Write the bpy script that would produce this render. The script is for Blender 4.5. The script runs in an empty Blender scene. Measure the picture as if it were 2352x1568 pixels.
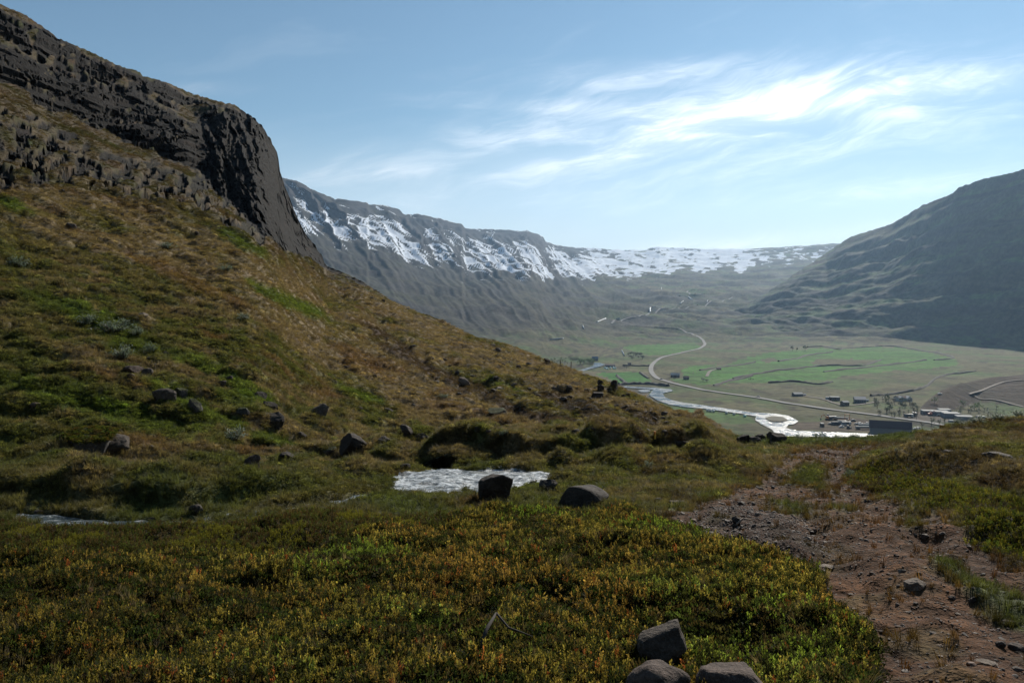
import bpy, bmesh, math, random
import numpy as np
from mathutils import Vector, Matrix, Quaternion

SC = bpy.context.scene
COL = SC.collection
rnd = random.Random(7)
rng = np.random.default_rng(11)

# ------------------------------------------------------------------ camera, sky, sun, exposure
F, UC, VH = 1829.0, 1176.0, 700.0          # focal length, centre column and eye-level row of the photograph (2352 px wide)
cam_d = bpy.data.cameras.new("camera")
cam_d.sensor_width = 36.0
cam_d.lens = 28.0
cam_d.shift_y = -84.0 / 2352.0
cam_d.clip_start = 0.05
cam_d.clip_end = 60000.0
cam = bpy.data.objects.new("camera", cam_d)
cam.rotation_euler = (math.radians(90), 0, 0)
COL.objects.link(cam)
SC.camera = cam

SUN_AZ, SUN_EL = math.radians(29.0), math.radians(32.0)     # azimuth measured from the view axis (+Y) towards +X
sun_vec = Vector((math.sin(SUN_AZ) * math.cos(SUN_EL), math.cos(SUN_AZ) * math.cos(SUN_EL), math.sin(SUN_EL)))
sun_d = bpy.data.lights.new("sun", 'SUN')
sun_d.energy = 5.0
sun_d.angle = math.radians(0.55)
sun_d.color = (1.0, 0.93, 0.82)
sun = bpy.data.objects.new("sun", sun_d)
sun.rotation_euler = sun_vec.to_track_quat('Z', 'Y').to_euler()
COL.objects.link(sun)

vs = SC.view_settings
vs.view_transform = 'Standard'
vs.look = 'None'
vs.exposure = 0.25
vs.gamma = 1.0
vs.use_curve_mapping = False
SC.cycles.use_denoising = True
SC.cycles.max_bounces = 6
SC.cycles.diffuse_bounces = 3
SC.cycles.glossy_bounces = 3
SC.cycles.transmission_bounces = 4
SC.cycles.volume_bounces = 0
SC.cycles.transparent_max_bounces = 6
SC.cycles.sample_clamp_indirect = 4.0
SC.cycles.caustics_reflective = False
SC.cycles.caustics_refractive = False


class NT:
    """Small helper that adds nodes to a tree and wires them."""
    def __init__(self, tree):
        self.t = tree
    def n(self, typ, **kw):
        nd = self.t.nodes.new(typ)
        for k, v in kw.items():
            setattr(nd, k, v)
        return nd
    def put(self, sock, v):
        if isinstance(v, bpy.types.NodeSocket):
            self.t.links.new(v, sock)
        elif isinstance(v, (tuple, list)) and len(v) == 3 and sock.type == 'RGBA':
            sock.default_value = (*v, 1.0)
        else:
            sock.default_value = v
    def math(self, op, a, b=0.0, c=0.0, clamp=False):
        nd = self.n('ShaderNodeMath', operation=op, use_clamp=clamp)
        for s, v in zip(nd.inputs, (a, b, c)):
            self.put(s, v)
        return nd.outputs[0]
    def mix(self, f, a, b, blend='MIX'):
        nd = self.n('ShaderNodeMix', data_type='RGBA', blend_type=blend)
        self.put(nd.inputs[0], f); self.put(nd.inputs[6], a); self.put(nd.inputs[7], b)
        return nd.outputs[2]
    def noise(self, vec, scale, detail=4.0, rough=0.55, dist=0.0, col=False):
        nd = self.n('ShaderNodeTexNoise')
        if vec is not None:
            self.put(nd.inputs['Vector'], vec)
        nd.inputs['Scale'].default_value = scale
        nd.inputs['Detail'].default_value = detail
        nd.inputs['Roughness'].default_value = rough
        nd.inputs['Distortion'].default_value = dist
        return nd.outputs[1 if col else 0]
    def ramp(self, f, lo, hi, a=0.0, b=1.0, smooth=True):
        nd = self.n('ShaderNodeMapRange', interpolation_type='SMOOTHSTEP' if smooth else 'LINEAR')
        for s, v in zip(nd.inputs, (f, lo, hi, a, b)):
            self.put(s, v)
        return nd.outputs[0]
    def xyz(self, x, y, z):
        nd = self.n('ShaderNodeCombineXYZ')
        for s, v in zip(nd.inputs, (x, y, z)):
            self.put(s, v)
        return nd.outputs[0]
    def bump(self, h, strength, dist):
        nd = self.n('ShaderNodeBump')
        nd.inputs['Strength'].default_value = strength
        nd.inputs['Distance'].default_value = dist
        self.put(nd.inputs['Height'], h)
        return nd.outputs[0]


# sky: Nishita daylight with a layer of thin cirrus, laid out by direction
world = bpy.data.worlds.new("World")
SC.world = world
world.use_nodes = True
wt = world.node_tree
wt.nodes.clear()
W = NT(wt)
sky = W.n('ShaderNodeTexSky', sky_type='NISHITA', sun_disc=False)
sky.sun_elevation = SUN_EL
sky.sun_rotation = SUN_AZ
sky.altitude = 200.0
sky.air_density = 1.0
sky.dust_density = 0.0
sky.ozone_density = 3.0
geo = W.n('ShaderNodeTexCoord')
sep = W.n('ShaderNodeSeparateXYZ')
wt.links.new(geo.outputs['Generated'], sep.inputs[0])
dx, dy, dz = sep.outputs
ysafe = W.math('MAXIMUM', dy, 0.05)
ta = W.math('DIVIDE', dx, ysafe)               # tangent of azimuth
tb = W.math('DIVIDE', dz, ysafe)               # tangent of elevation
front = W.ramp(dy, 0.05, 0.3)


def streak(cu, cv, su, sv, slope, amp):
    """A soft elongated patch of cirrus centred on a direction, its long axis tilted by slope."""
    a0, b0 = (cu - UC) / F, (VH - cv) / F
    da = W.math('SUBTRACT', ta, a0)
    db = W.math('SUBTRACT', W.math('SUBTRACT', tb, b0), W.math('MULTIPLY', da, slope))
    e = W.math('ADD', W.math('POWER', W.math('ABSOLUTE', W.math('DIVIDE', da, su / F)), 2.0),
               W.math('POWER', W.math('ABSOLUTE', W.math('DIVIDE', db, sv / F)), 2.0))
    return W.math('MULTIPLY', W.math('EXPONENT', W.math('MULTIPLY', e, -1.0)), amp)


warp = W.noise(W.xyz(W.math('MULTIPLY', ta, 3.0), W.math('MULTIPLY', tb, 5.0), 1.0), 1.0, 3.0, 0.6, 0.0)
wq = W.math('MULTIPLY', W.math('SUBTRACT', warp, 0.5), 0.10)
tb2 = W.math('ADD', tb, wq)
skew = W.math('SUBTRACT', tb2, W.math('MULTIPLY', ta, 0.16))
wv = W.xyz(W.math('MULTIPLY', ta, 4.2), W.math('MULTIPLY', skew, 20.0), 3.3)
n1 = W.noise(wv, 1.0, 5.0, 0.60, 0.5)
wv2 = W.xyz(W.math('MULTIPLY', ta, 13.0), W.math('MULTIPLY', W.math('SUBTRACT', tb2, W.math('MULTIPLY', ta, 0.28)), 60.0), 8.1)
n2 = W.noise(wv2, 1.0, 5.0, 0.62, 0.6)
wisps = W.math('MULTIPLY', W.ramp(n1, 0.36, 0.72), W.math('ADD', 0.32, W.math('MULTIPLY', W.ramp(n2, 0.32, 0.70), 1.05)))
core = None
for args in ((1830, 238, 230, 48, 0.16, 1.3), (1800, 245, 150, 30, 0.18, 1.0), (1500, 318, 150, 34, 0.22, 1.1), (1510, 312, 80, 22, 0.2, .8), (1240, 378, 130, 22, 0.12, 0.85),
             (2240, 195, 300, 36, 0.12, 0.75), (1430, 172, 210, 26, 0.10, 0.50), (1180, 330, 420, 34, 0.16, 0.50),
             (1900, 265, 620, 120, 0.13, 0.30), (1900, 545, 330, 22, 0.10, 0.75), (1350, 250, 260, 20, -0.05, 0.42),
             (760, 410, 240, 20, 0.12, 0.40), (1150, 450, 420, 40, 0.06, 0.24), (1900, 450, 500, 26, 0.10, 0.26), (500, 205, 80, 14, 0.0, 0.22)):
    s = streak(*args)
    core = s if core is None else W.math('ADD', core, s)
dens = W.math('MULTIPLY', core, W.math('ADD', wisps, 0.12))
far_veil = W.math('MULTIPLY', W.ramp(n1, 0.5, 0.85), 0.05)
dens = W.math('ADD', W.math('MULTIPLY', dens, front), far_veil)
cov = W.math('SUBTRACT', 1.0, W.math('EXPONENT', W.math('MULTIPLY', dens, -1.2)))
# the ice cloud scatters more light the nearer it is to the sun
dot = W.n('ShaderNodeVectorMath', operation='DOT_PRODUCT')
wt.links.new(geo.outputs['Generated'], dot.inputs[0])
dot.inputs[1].default_value = sun_vec
glow = W.ramp(dot.outputs['Value'], 0.55, 1.0, 10.5, 19.0, smooth=False)
cl = W.n('ShaderNodeVectorMath', operation='SCALE')
cl.inputs[0].default_value = (1.0, 1.0, 1.0)
wt.links.new(glow, cl.inputs['Scale'])
graded = W.mix(1.0, sky.outputs[0], (0.95, 1.01, 0.91), 'MULTIPLY')
haze_mix = W.ramp(dz, 0.0, 0.24, 0.8, 0.0)
graded = W.mix(haze_mix, graded, (8.9, 9.5, 10.2))
skycol = W.mix(cov, graded, cl.outputs[0])
bg = W.n('ShaderNodeBackground')
wt.links.new(skycol, bg.inputs[0])
bg.inputs[1].default_value = 0.076
wo = W.n('ShaderNodeOutputWorld')
wt.links.new(bg.outputs[0], wo.inputs[0])
world.cycles.sampling_method = 'MANUAL'
world.cycles.sample_map_resolution = 512


# ------------------------------------------------------------------ numpy noise
def _h(ix, iy, seed):
    n = ix.astype(np.int32).view(np.uint32) * np.uint32(374761393) + iy.astype(np.int32).view(np.uint32) * np.uint32(668265263) + np.uint32((seed * 1442695041) & 0xFFFFFFFF)
    n = (n ^ (n >> np.uint32(13))) * np.uint32(1274126177)
    n = (n ^ (n >> np.uint32(16))) * np.uint32(2246822519)
    return (n >> np.uint32(8)).astype(np.float32) * np.float32(1.0 / 0x1000000)


def perlin(x, y, seed=0):
    x = np.asarray(x, np.float32); y = np.asarray(y, np.float32)
    x, y = np.broadcast_arrays(x, y)
    ix = np.floor(x); iy = np.floor(y)
    fx = x - ix; fy = y - iy
    ux = fx * fx * fx * (fx * (fx * 6 - 15) + 10); uy = fy * fy * fy * (fy * (fy * 6 - 15) + 10)
    def g(ox, oy):
        a = _h(ix + ox, iy + oy, seed) * 6.2831853
        return np.cos(a) * (fx - ox) + np.sin(a) * (fy - oy)
    a = g(0, 0) * (1 - ux) + g(1, 0) * ux
    b = g(0, 1) * (1 - ux) + g(1, 1) * ux
    return (a * (1 - uy) + b * uy) * 1.5


def fbm(x, y, seed=0, octaves=4, gain=0.5, lac=2.03):
    s = 0.0; a = 1.0; t = 0.0
    for o in range(octaves):
        s = s + a * perlin(x, y, seed + o * 17)
        t += a; a *= gain
        x = x * lac + 11.3; y = y * lac - 7.7
    return s / t


def worley(x, y, seed=0):
    """cell value, distance to the nearest and second nearest point"""
    x = np.asarray(x, np.float32); y = np.asarray(y, np.float32)
    ix = np.floor(x); iy = np.floor(y)
    d1 = np.full(np.shape(x), 9.0, np.float32); d2 = d1.copy(); cid = np.zeros(np.shape(x), np.float32)
    for ox in (-1, 0, 1):
        for oy in (-1, 0, 1):
            cx = ix + ox; cy = iy + oy
            px = cx + _h(cx, cy, seed + 1); py = cy + _h(cx, cy, seed + 2)
            d = np.hypot(px - x, py - y)
            near = d < d1
            d2 = np.where(near, d1, np.minimum(d2, d))
            cid = np.where(near, _h(cx, cy, seed + 3), cid)
            d1 = np.where(near, d, d1)
    return cid, d1, d2


def sstep(x, a, b):
    t = np.clip((x - a) / (b - a), 0, 1)
    return t * t * (3 - 2 * t)


def lerp(a, b, t):
    return a + (b - a) * t


def inpoly(u, v, poly):
    u = np.asarray(u, float); v = np.asarray(v, float)
    r = np.zeros(np.broadcast(u, v).shape, bool)
    n = len(poly)
    for i in range(n):
        x0, y0 = poly[i]; x1, y1 = poly[(i + 1) % n]
        if y0 == y1:
            continue
        c = ((y0 > v) != (y1 > v)) & (u < (x1 - x0) * (v - y0) / (y1 - y0) + x0)
        r ^= c
    return r


def polydist(x, y, pts):
    """distance to a polyline and the position along it (0..1)"""
    best = np.full(np.shape(x), 1e9); at = np.zeros(np.shape(x))
    n = len(pts) - 1
    for i in range(n):
        ax, ay = pts[i]; bx, by = pts[i + 1]
        L = (bx - ax) ** 2 + (by - ay) ** 2 + 1e-9
        t = np.clip(((x - ax) * (bx - ax) + (y - ay) * (by - ay)) / L, 0, 1)
        d = np.hypot(x - ax - t * (bx - ax), y - ay - t * (by - ay))
        m = d < best
        best = np.where(m, d, best); at = np.where(m, (i + t) / n, at)
    return best, at


def curve(x, pts, col=1):
    return np.interp(x, [p[0] for p in pts], [p[col] for p in pts])


def smooth_rows(a, k):
    """box blur along the last axis"""
    p = np.pad(a, [(0, 0)] * (a.ndim - 1) + [(k, k)], mode='edge')
    c = np.cumsum(np.concatenate([np.zeros(p.shape[:-1] + (1,)), p], axis=-1), axis=-1)
    return (c[..., 2 * k + 1:] - c[..., :-2 * k - 1]) / (2 * k + 1)


# ------------------------------------------------------------------ mesh helpers
def tag(o, label=None, cat=None, group=None, kind=None):
    if label: o["label"] = label
    if cat: o["category"] = cat
    if group: o["group"] = group
    if kind: o["kind"] = kind
    return o


def link(name, me, mats=(), parent=None):
    o = bpy.data.objects.new(name, me)
    COL.objects.link(o)
    if me is not None:
        for m in mats if isinstance(mats, (list, tuple)) else (mats,):
            me.materials.append(m)
    if parent is not None:
        o.parent = parent
    return o


def empty(name, loc=(0, 0, 0), rz=0.0):
    o = bpy.data.objects.new(name, None)
    COL.objects.link(o)
    o.location = loc
    o.rotation_euler = (0, 0, rz)
    o.empty_display_size = 0.2
    return o


def mesh_from(name, verts, faces, smooth=True):
    me = bpy.data.meshes.new(name)
    verts = np.asarray(verts, dtype=np.float32).reshape(-1, 3)
    me.vertices.add(len(verts))
    me.vertices.foreach_set("co", verts.ravel())
    faces = np.asarray(faces, dtype=np.int32)
    k = faces.shape[1]
    me.loops.add(faces.size)
    me.loops.foreach_set("vertex_index", faces.ravel())
    me.polygons.add(len(faces))
    me.polygons.foreach_set("loop_start", np.arange(0, faces.size, k, dtype=np.int32))
    me.polygons.foreach_set("loop_total", np.full(len(faces), k, dtype=np.int32))
    sm = np.full(len(faces), bool(smooth)) if np.isscalar(smooth) else np.asarray(smooth, bool)
    me.polygons.foreach_set("use_smooth", sm)
    me.update(calc_edges=True)
    return me


def add_color(me, name, rgb):
    a = me.attributes.new(name, 'FLOAT_COLOR', 'POINT')
    c = np.ones((len(rgb), 4), np.float32)
    c[:, :3] = rgb
    a.data.foreach_set("color", c.ravel())


def add_float(me, name, val):
    a = me.attributes.new(name, 'FLOAT', 'POINT')
    a.data.foreach_set("value", np.asarray(val, np.float32).ravel())


class Surf:
    """A terrain sheet: rows run away from the camera, columns sweep across. Answers where the line of sight through a picture point meets it."""
    def __init__(self, P, U, r0=0):
        self.P, self.U, self.r0 = P, U, r0
        self.V = VH - F * P[..., 2] / np.maximum(P[..., 1], 0.5)
    def hit(self, u, v):
        c = float(np.interp(u, self.U, np.arange(len(self.U))))
        c0 = min(int(c), len(self.U) - 2); t = c - c0
        col = self.V[self.r0:, c0] * (1 - t) + self.V[self.r0:, c0 + 1] * t
        k = np.nonzero(col <= v)[0]
        if len(k) == 0:
            i, s = len(col) - 2, 1.0
        elif k[0] == 0:
            i, s = 0, 0.0
        else:
            i = k[0] - 1
            s = (col[i] - v) / max(col[i] - col[i + 1], 1e-6)
        i += self.r0
        p = (self.P[i, c0] * (1 - t) + self.P[i, c0 + 1] * t) * (1 - s) + (self.P[i + 1, c0] * (1 - t) + self.P[i + 1, c0 + 1] * t) * s
        return Vector(p)
    def mesh(self, name, flat=None):
        R, C = self.P.shape[:2]
        i = np.arange(R * C).reshape(R, C)
        q = np.stack([i[:-1, :-1], i[:-1, 1:], i[1:, 1:], i[1:, :-1]], -1).reshape(-1, 4)
        sm = True
        if flat is not None:
            sm = ~(flat[:-1, :-1].ravel())
        return mesh_from(name, self.P.reshape(-1, 3), q, sm)

# ------------------------------------------------------------------ near ground and hillside (one sheet)
BASE = [(3.0, -1.56), (3.4, -1.61), (4.0, -1.70), (4.7, -1.80), (6.0, -1.97), (8.2, -2.24), (10.0, -2.46), (13.0, -2.84),
        (18.0, -3.44), (28.0, -4.59), (38.0, -5.60), (60.0, -7.6)]
BY = np.array([b[0] for b in BASE]); BZ = np.array([b[1] for b in BASE])
def z0(Y):
    return np.where(Y < 3.0, -1.56 + (3.0 - Y) * 0.02 + np.maximum(0, -5.0 - Y) * 0.55, np.interp(Y, BY, BZ))
_ty = np.geomspace(3.0, 60, 800); _tv = VH - F * z0(_ty) / _ty
def y_of_v(v):
    return np.interp(-np.asarray(v, float), -_tv, _ty)
def plan(u, v):
    """picture point -> plan position on the undisturbed near ground"""
    Y = y_of_v(v)
    return ((np.asarray(u, float) - UC) / F * Y, Y)


FOOT = [(-3000, 1095), (0, 1092), (300, 1087), (600, 1066), (750, 1040), (900, 1010), (1100, 997), (1300, 994), (1550, 1000), (1620, 1012), (1700, 1050), (1800, 1060), (6000, 1060)]
SKYL = [(-3000, -500), (-400, -150), (0, 10), (60, 35), (130, 85), (220, 125), (270, 150), (320, 165), (330, 175), (390, 192), (440, 215), (500, 232), (540, 242),
        (570, 262), (600, 288), (615, 315), (628, 333), (637, 350), (641, 372), (645, 400), (655, 430), (668, 465), (682, 500), (700, 535), (720, 560), (738, 585),
        (750, 612), (780, 622), (830, 645), (900, 690), (1000, 733), (1050, 757), (1100, 775), (1200, 810), (1300, 845), (1380, 875), (1410, 885), (1450, 912),
        (1500, 938), (1550, 965), (1580, 968), (1610, 972), (1640, 984), (1690, 1004), (1720, 1010), (1800, 1008), (1900, 1009), (2000, 1005), (2100, 997),
        (2150, 990), (2200, 979), (2280, 968), (2352, 960), (2700, 945), (6000, 945)]
SKYY = [(-3000, 70), (-400, 100), (0, 120), (300, 145), (450, 163), (560, 168), (640, 182), (750, 188), (790, 180), (1000, 152), (1200, 126), (1400, 96), (1550, 62),
        (1610, 48), (1640, 42), (1690, 31), (1720, 27.5), (1800, 26.5), (2000, 26.5), (2100, 27.5), (2200, 29), (6000, 29)]

U_in = np.arange(-60, 2416, 3.5)
U_left = -60 - np.geomspace(6, 2400, 22)[::-1]
U_right = 2416 + np.geomspace(6, 2400, 22)
UU = np.concatenate([U_left, U_in, U_right])
nC = len(UU)
uu = UU[None, :]
foot_v = smooth_rows(curve(UU, FOOT)[None], 12)[0]
foot_y = y_of_v(foot_v)
sky_v = curve(UU, SKYL)
sky_y = smooth_rows(curve(UU, SKYY)[None], 4)[0]
jag = fbm(UU / 9.0, UU * 0 + 3.1, 5, 3) * 5.0 * sstep(UU, -100, 60) * (1 - sstep(UU, 560, 600)) + fbm(UU / 7.0, UU * 0, 6, 3) * 3.0 * (UU > 600) * (UU < 1500)
sky_base = sky_v
sky_v = sky_v + jag

N1, N2, N3 = 250, 320, 16
# rows behind the camera and up to its feet
Yback = np.array([-400, -200, -100, -60, -30, -15, -8, -4, -1.5, 0.0, 1.0, 1.8, 2.5])
t1 = np.linspace(0, 1, N1)[:, None]
Y1 = 3.0 * (foot_y[None] / 3.0) ** t1
Ynear = np.concatenate([np.repeat(Yback[:, None], nC, 1), Y1], 0)
g = np.where(Ynear >= 3.0, Ynear, 3.0 + (3.0 - Ynear) * 0.9)
Xnear = (uu - UC) / F * g
Znear = z0(Ynear)
NB = len(Yback)

# hill rows: between the foot and the skyline; rock bands stand steep, grass ledges lie back
s = np.linspace(0, 1, N2 + 1)[1:][:, None]
v_h = foot_v[None] + (sky_base - foot_v)[None] * s + jag[None] * s ** 14
u_h = np.repeat(uu, N2, 0)

BAND_A = [(-400, -100, 34), (0, 58, 36), (100, 104, 34), (200, 150, 28), (300, 190, 28), (400, 228, 26), (450, 250, 20), (540, 262, 14), (600, 300, 6)]
BAND_B = [(-400, 30, 50), (-50, 128, 44), (30, 162, 46), (80, 182, 56), (150, 212, 54), (240, 250, 56), (320, 285, 58), (400, 318, 62), (450, 335, 62), (500, 355, 95), (560, 385, 118), (620, 455, 108), (680, 535, 45), (740, 598, 14), (760, 620, 2)]
BAND_C = [(-400, 250, 90), (0, 350, 105), (80, 360, 88), (150, 378, 72), (250, 412, 58), (300, 425, 58), (380, 430, 58), (450, 455, 52), (520, 488, 52), (600, 530, 44), (680, 570, 32), (740, 604, 18), (830, 648, 12), (870, 672, 3)]
wob = fbm(u_h / 60, v_h / 60, 21, 3) * 26
def band(B, soft=8.0):
    c = curve(UU, B, 1)[None]; h = curve(UU, B, 2)[None]
    return sstep(h - np.abs(v_h + wob * np.minimum(1, h / 40) - c), -soft * 0.2, soft)
rkA = band(BAND_A)
rkB = band(BAND_B)
rkB = np.maximum(rkB, sstep(u_h, 545, 570) * (1 - sstep(u_h, 744, 752)) * sstep(np.interp(u_h, [555, 620, 680, 744], [500, 566, 586, 622]) - v_h, 0, 8))
brk = fbm(u_h / 34, v_h / 22, 31, 3)
rkC = band(BAND_C, 16) * sstep(brk, -0.06, 0.12)
brk2 = fbm(u_h / 26 + 4, v_h / 16, 33, 3)
rkB2 = rkB * np.maximum(sstep(brk2, -0.42, -0.22), sstep(u_h, 430, 470))
rkA2 = rkA * sstep(fbm(u_h / 30, v_h / 30, 36, 2), -0.35, -0.1)
# small outcrops on the ridge further down and below the cliff
rkD = sstep(fbm(u_h / 30, v_h / 18, 41, 3), 0.36, 0.5) * sstep(sky_v[None] + 70 - v_h, 0, 50) * (u_h > 700) * (u_h < 1560)
rock = np.clip(np.maximum.reduce([rkA2, rkB2, rkC, rkD]), 0, 1)
rock = rock * (u_h < 1570)

w = 1.0 - 0.86 * np.maximum.reduce([0.9 * rkA, rkB2, 0.55 * rkC])
sp = 1 - (1 - s) ** 1.45
wl = np.where(UU < 1600, 1.0, 0.0)[None]
# step in 1/Y for an even slope, slowed down inside the rock bands
inv = 1.0 / foot_y[None] + (1.0 / sky_y - 1.0 / foot_y)[None] * sp
Yplain = 1.0 / inv
lim = curve(UU, [(-400, 420), (0, 440), (150, 430), (300, 475), (450, 490), (600, 575), (750, 640), (900, 720), (1600, 1000)])[None]
upper = sstep(lim - v_h, 0, 40) * wl
wb = smooth_rows(smooth_rows(w, 10), 10)
dY0 = np.diff(np.concatenate([foot_y[None], Yplain], 0), axis=0)
dYw = dY0 * lerp(1.0, wb, upper)
need = (sky_y - foot_y)[None] - (dY0 * (1 - upper)).sum(0, keepdims=True)
have = (dYw * upper).sum(0, keepdims=True) + (dYw * (1 - upper)).sum(0, keepdims=True) - (dY0 * (1 - upper)).sum(0, keepdims=True)
fac = smooth_rows(np.where(have > 1.0, need / np.maximum(have, 1.0), 1.0), 14)
cum = np.cumsum(dYw * lerp(1.0, fac, upper), 0)
Yh = foot_y[None] + cum
Yh = smooth_rows(Yh, 1)
# the big buttress: left flank turned from the sun, right flank turned to it
EDGE = [(240, 545), (262, 566), (300, 580), (340, 595), (400, 615), (470, 640), (540, 676), (600, 720)]
ue = np.interp(v_h, [e[0] for e in EDGE], [e[1] for e in EDGE]) + fbm(u_h * 0 + 1.7, v_h / 18, 51, 3) * 7
but = rkB * sstep(u_h, 425, 480) * (1 - sstep(u_h, 750, 770))
Yh = Yh + but * np.where(u_h < ue, (ue - u_h) * 0.085, (u_h - ue) * 0.16) - but * 5.0
xh = (u_h - UC) / F * Yh
zh = (VH - v_h) / F * Yh
# blocky columns and cracks in the rock
cs = 2.8
c1, d1, d2 = worley(xh / cs + fbm(xh / 5, zh / 5, 61, 2) * 0.9, zh / (cs * 1.15) + xh * 0.12, 62)
c2, e1, e2 = worley(xh / 1.2, zh / 0.9, 66)
big, _, _ = worley(xh / 9.0, zh / 14.0, 68)
blk = (c1 - 0.5) * 2.0 + (big - 0.5) * 3.0 + (c2 - 0.5) * 0.8 - np.where(d2 - d1 < 0.10, 0.8, 0.0)
str_ = np.floor((zh + fbm(xh / 12, zh / 12, 69, 2) * 2.2 + xh * 0.05) / 1.9)
blk = blk * 0.8 + (_h(str_, str_ * 0 + 3, 70) - 0.5) * 2.6
smoothface = sstep(u_h, 445, 480) * rkB
amp = rock * lerp(1.0, 0.34, np.clip(rkC - rkB - rkA, 0, 1) * 0.6) * (1 - 0.80 * smoothface) * np.minimum(1.0, (v_h - sky_v[None] + 14) / 30)
Yh = Yh - amp * blk
zh = zh + amp * (c2 - 0.5) * 0.5
# folds in the smooth face running down its fall line
fold = fbm((u_h - ue) / 16.0, v_h / 90.0, 71, 4)
fold2, _, _ = worley((u_h - ue) / 10.0 + fold, v_h / 46.0, 73)
fold3, f31, f32 = worley((u_h - ue) / 26.0 + fold * 0.8, v_h / 38.0, 75)
fold4 = np.abs(fbm((u_h - ue) / 12.0, v_h / 24.0, 77, 4))
Yh = Yh + smoothface * but * (fold * 3.4 + (fold2 - 0.5) * 2.4 + (fold3 - 0.5) * 3.0 * (u_h > ue) - fold4 * 3.0)
fold5, _, _ = worley((u_h - ue) / 9.0 + fold * 1.2, v_h / 70.0 + u_h / 50.0, 79)
fold6 = fbm((u_h - ue) / 5.0, v_h / 16.0, 80, 3)
Yh = Yh + smoothface * but * (u_h > ue) * ((fold5 - 0.5) * 3.2 + fold6 * 1.6)

# rows beyond the skyline: over the back and down to the valley
t3 = np.linspace(0, 1, N3 + 1)[1:][:, None]
Yb = sky_y[None] * (1 + 0.25 * t3) + t3 ** 2 * (560 - sky_y[None])
top_z = zh[-1:]
zb = np.where(uu < 1560, top_z, top_z) - (t3 ** 0.9) * (top_z + 118) * sstep(t3, 0.02, 0.9) - t3 * 1.5
vtop = sky_v[None]
zb = np.minimum(zb, (VH - (vtop + 3 + 40 * t3)) / F * Yb)
Yb = np.maximum(Yb, Yh[-1:] + 0.2 * t3 + 0.02)

X = np.concatenate([Xnear, (u_h - UC) / F * Yh, (uu - UC) / F * Yb], 0)
Y = np.concatenate([Ynear, Yh, Yb], 0)
Z = np.concatenate([Znear, zh, zb], 0)
nR = len(X)
rk = np.concatenate([np.zeros_like(Xnear), rock, np.zeros_like(Yb)], 0)
hillw = np.concatenate([np.zeros_like(Xnear), np.repeat(s, nC, 1), np.ones_like(Yb)], 0)
UG = np.repeat(uu, nR, 0)
VG = VH - F * Z / np.maximum(Y, 1.0)

# --- features of the near ground, placed in plan
STREAM = [(-420, 1140), (-150, 1160), (0, 1172), (70, 1175), (190, 1190), (300, 1191), (400, 1190), (500, 1180), (610, 1164), (720, 1150), (800, 1139), (880, 1127), (960, 1112)]
SP = [tuple(float(q) for q in plan(*p)) for p in STREAM]
FEED = [(1010, 1082), (930, 1078), (860, 1072), (780, 1068), (715, 1060), (650, 1060), (600, 1058)]
FP = [tuple(float(q) for q in plan(*p)) for p in FEED]
POOLV = [(888, 1112), (935, 1085), (1010, 1078), (1100, 1079), (1180, 1074), (1245, 1082), (1290, 1098), (1258, 1118), (1200, 1132), (1120, 1143), (1040, 1148), (975, 1144), (925, 1130)]
POOL_Z = -2.77
PP = [((u - UC) / F * (-POOL_Z * F / (v - VH)), -POOL_Z * F / (v - VH)) for u, v in POOLV]

def blob(u, v, ru, ry, h, p=2.6):
    """a mound: picture point of its foot, half width in picture px, half depth in m, height in m"""
    x, y = plan(u, v)
    rx = ru / F * y
    return h * np.exp(-((np.abs(X - x) / rx) ** p + (np.abs(Y - y) / ry) ** p))

near_w = 1 - sstep(Y, 45, 80)
feat = np.zeros_like(X)
# bank with grassy hummocks behind the stream on the left
for a in ((215, 1142, 55, .4, .22), (330, 1138, 50, .35, .12), (405, 1144, 65, .35, .24), (520, 1136, 60, .4, .14), (250, 1112, 110, .7, .10),
          (440, 1110, 100, .7, .10), (700, 1116, 80, .6, .12), (820, 1096, 70, .6, .16), (130, 1100, 110, .9, .12), (560, 1100, 80, .7, .12),
          (1075, 1058, 40, .6, .14), (1230, 1064, 50, .5, .10), (1390, 1056, 60, .7, .08), (1000, 1060, 36, .5, .10),
          (1296, 1084, 24, .3, .26), (930, 1056, 60, .9, .14), (860, 1060, 60, .8, .12),
          (1640, 1082, 50, .8, .26), (1690, 1070, 40, .9, .20), (1560, 1078, 60, .8, .18), (1430, 1085, 50, .7, .12),
          # heathy mounds on the right
          (2080, 1085, 100, 1.6, .16), (2180, 1100, 110, 1.6, .28), (2290, 1120, 110, 1.5, .22), (2400, 1150, 110, 1.4, .18), (2260, 1180, 120, 1.0, .20), (2140, 1140, 70, .9, .18), (2330, 1060, 90, 2.2, .25), (2000, 1060, 60, 1.5, .10),
          (2330, 1235, 90, .8, .12)):
    feat += blob(*a)
def bank(pts, h, front, back, seed):
    """a turf bank: steep towards the camera, easing off behind"""
    L = [tuple(float(q_) for q_ in plan(*p_)) for p_ in pts]
    by = np.interp(X, [l[0] for l in L], [l[1] for l in L])
    ends = sstep(X, L[0][0], L[0][0] + 0.6) * (1 - sstep(X, L[-1][0] - 0.9, L[-1][0]))
    wob_ = fbm(X / 0.9, X * 0 + seed, seed, 3) * 0.45 + fbm(X / 0.3, X * 0 + seed, seed + 2, 2) * 0.12
    dd = Y - by - wob_
    return h * ends * (1 + 0.25 * fbm(X / 1.1, Y / 1.1, seed + 4, 2)) * sstep(dd, -front, 0.0) * (1 - sstep(dd, back * 0.15, back))
feat += bank([(-700, 1120), (60, 1140), (200, 1156), (320, 1155), (420, 1158), (540, 1148), (640, 1138), (800, 1118)], .24, .20, 2.2, 1201)
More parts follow.
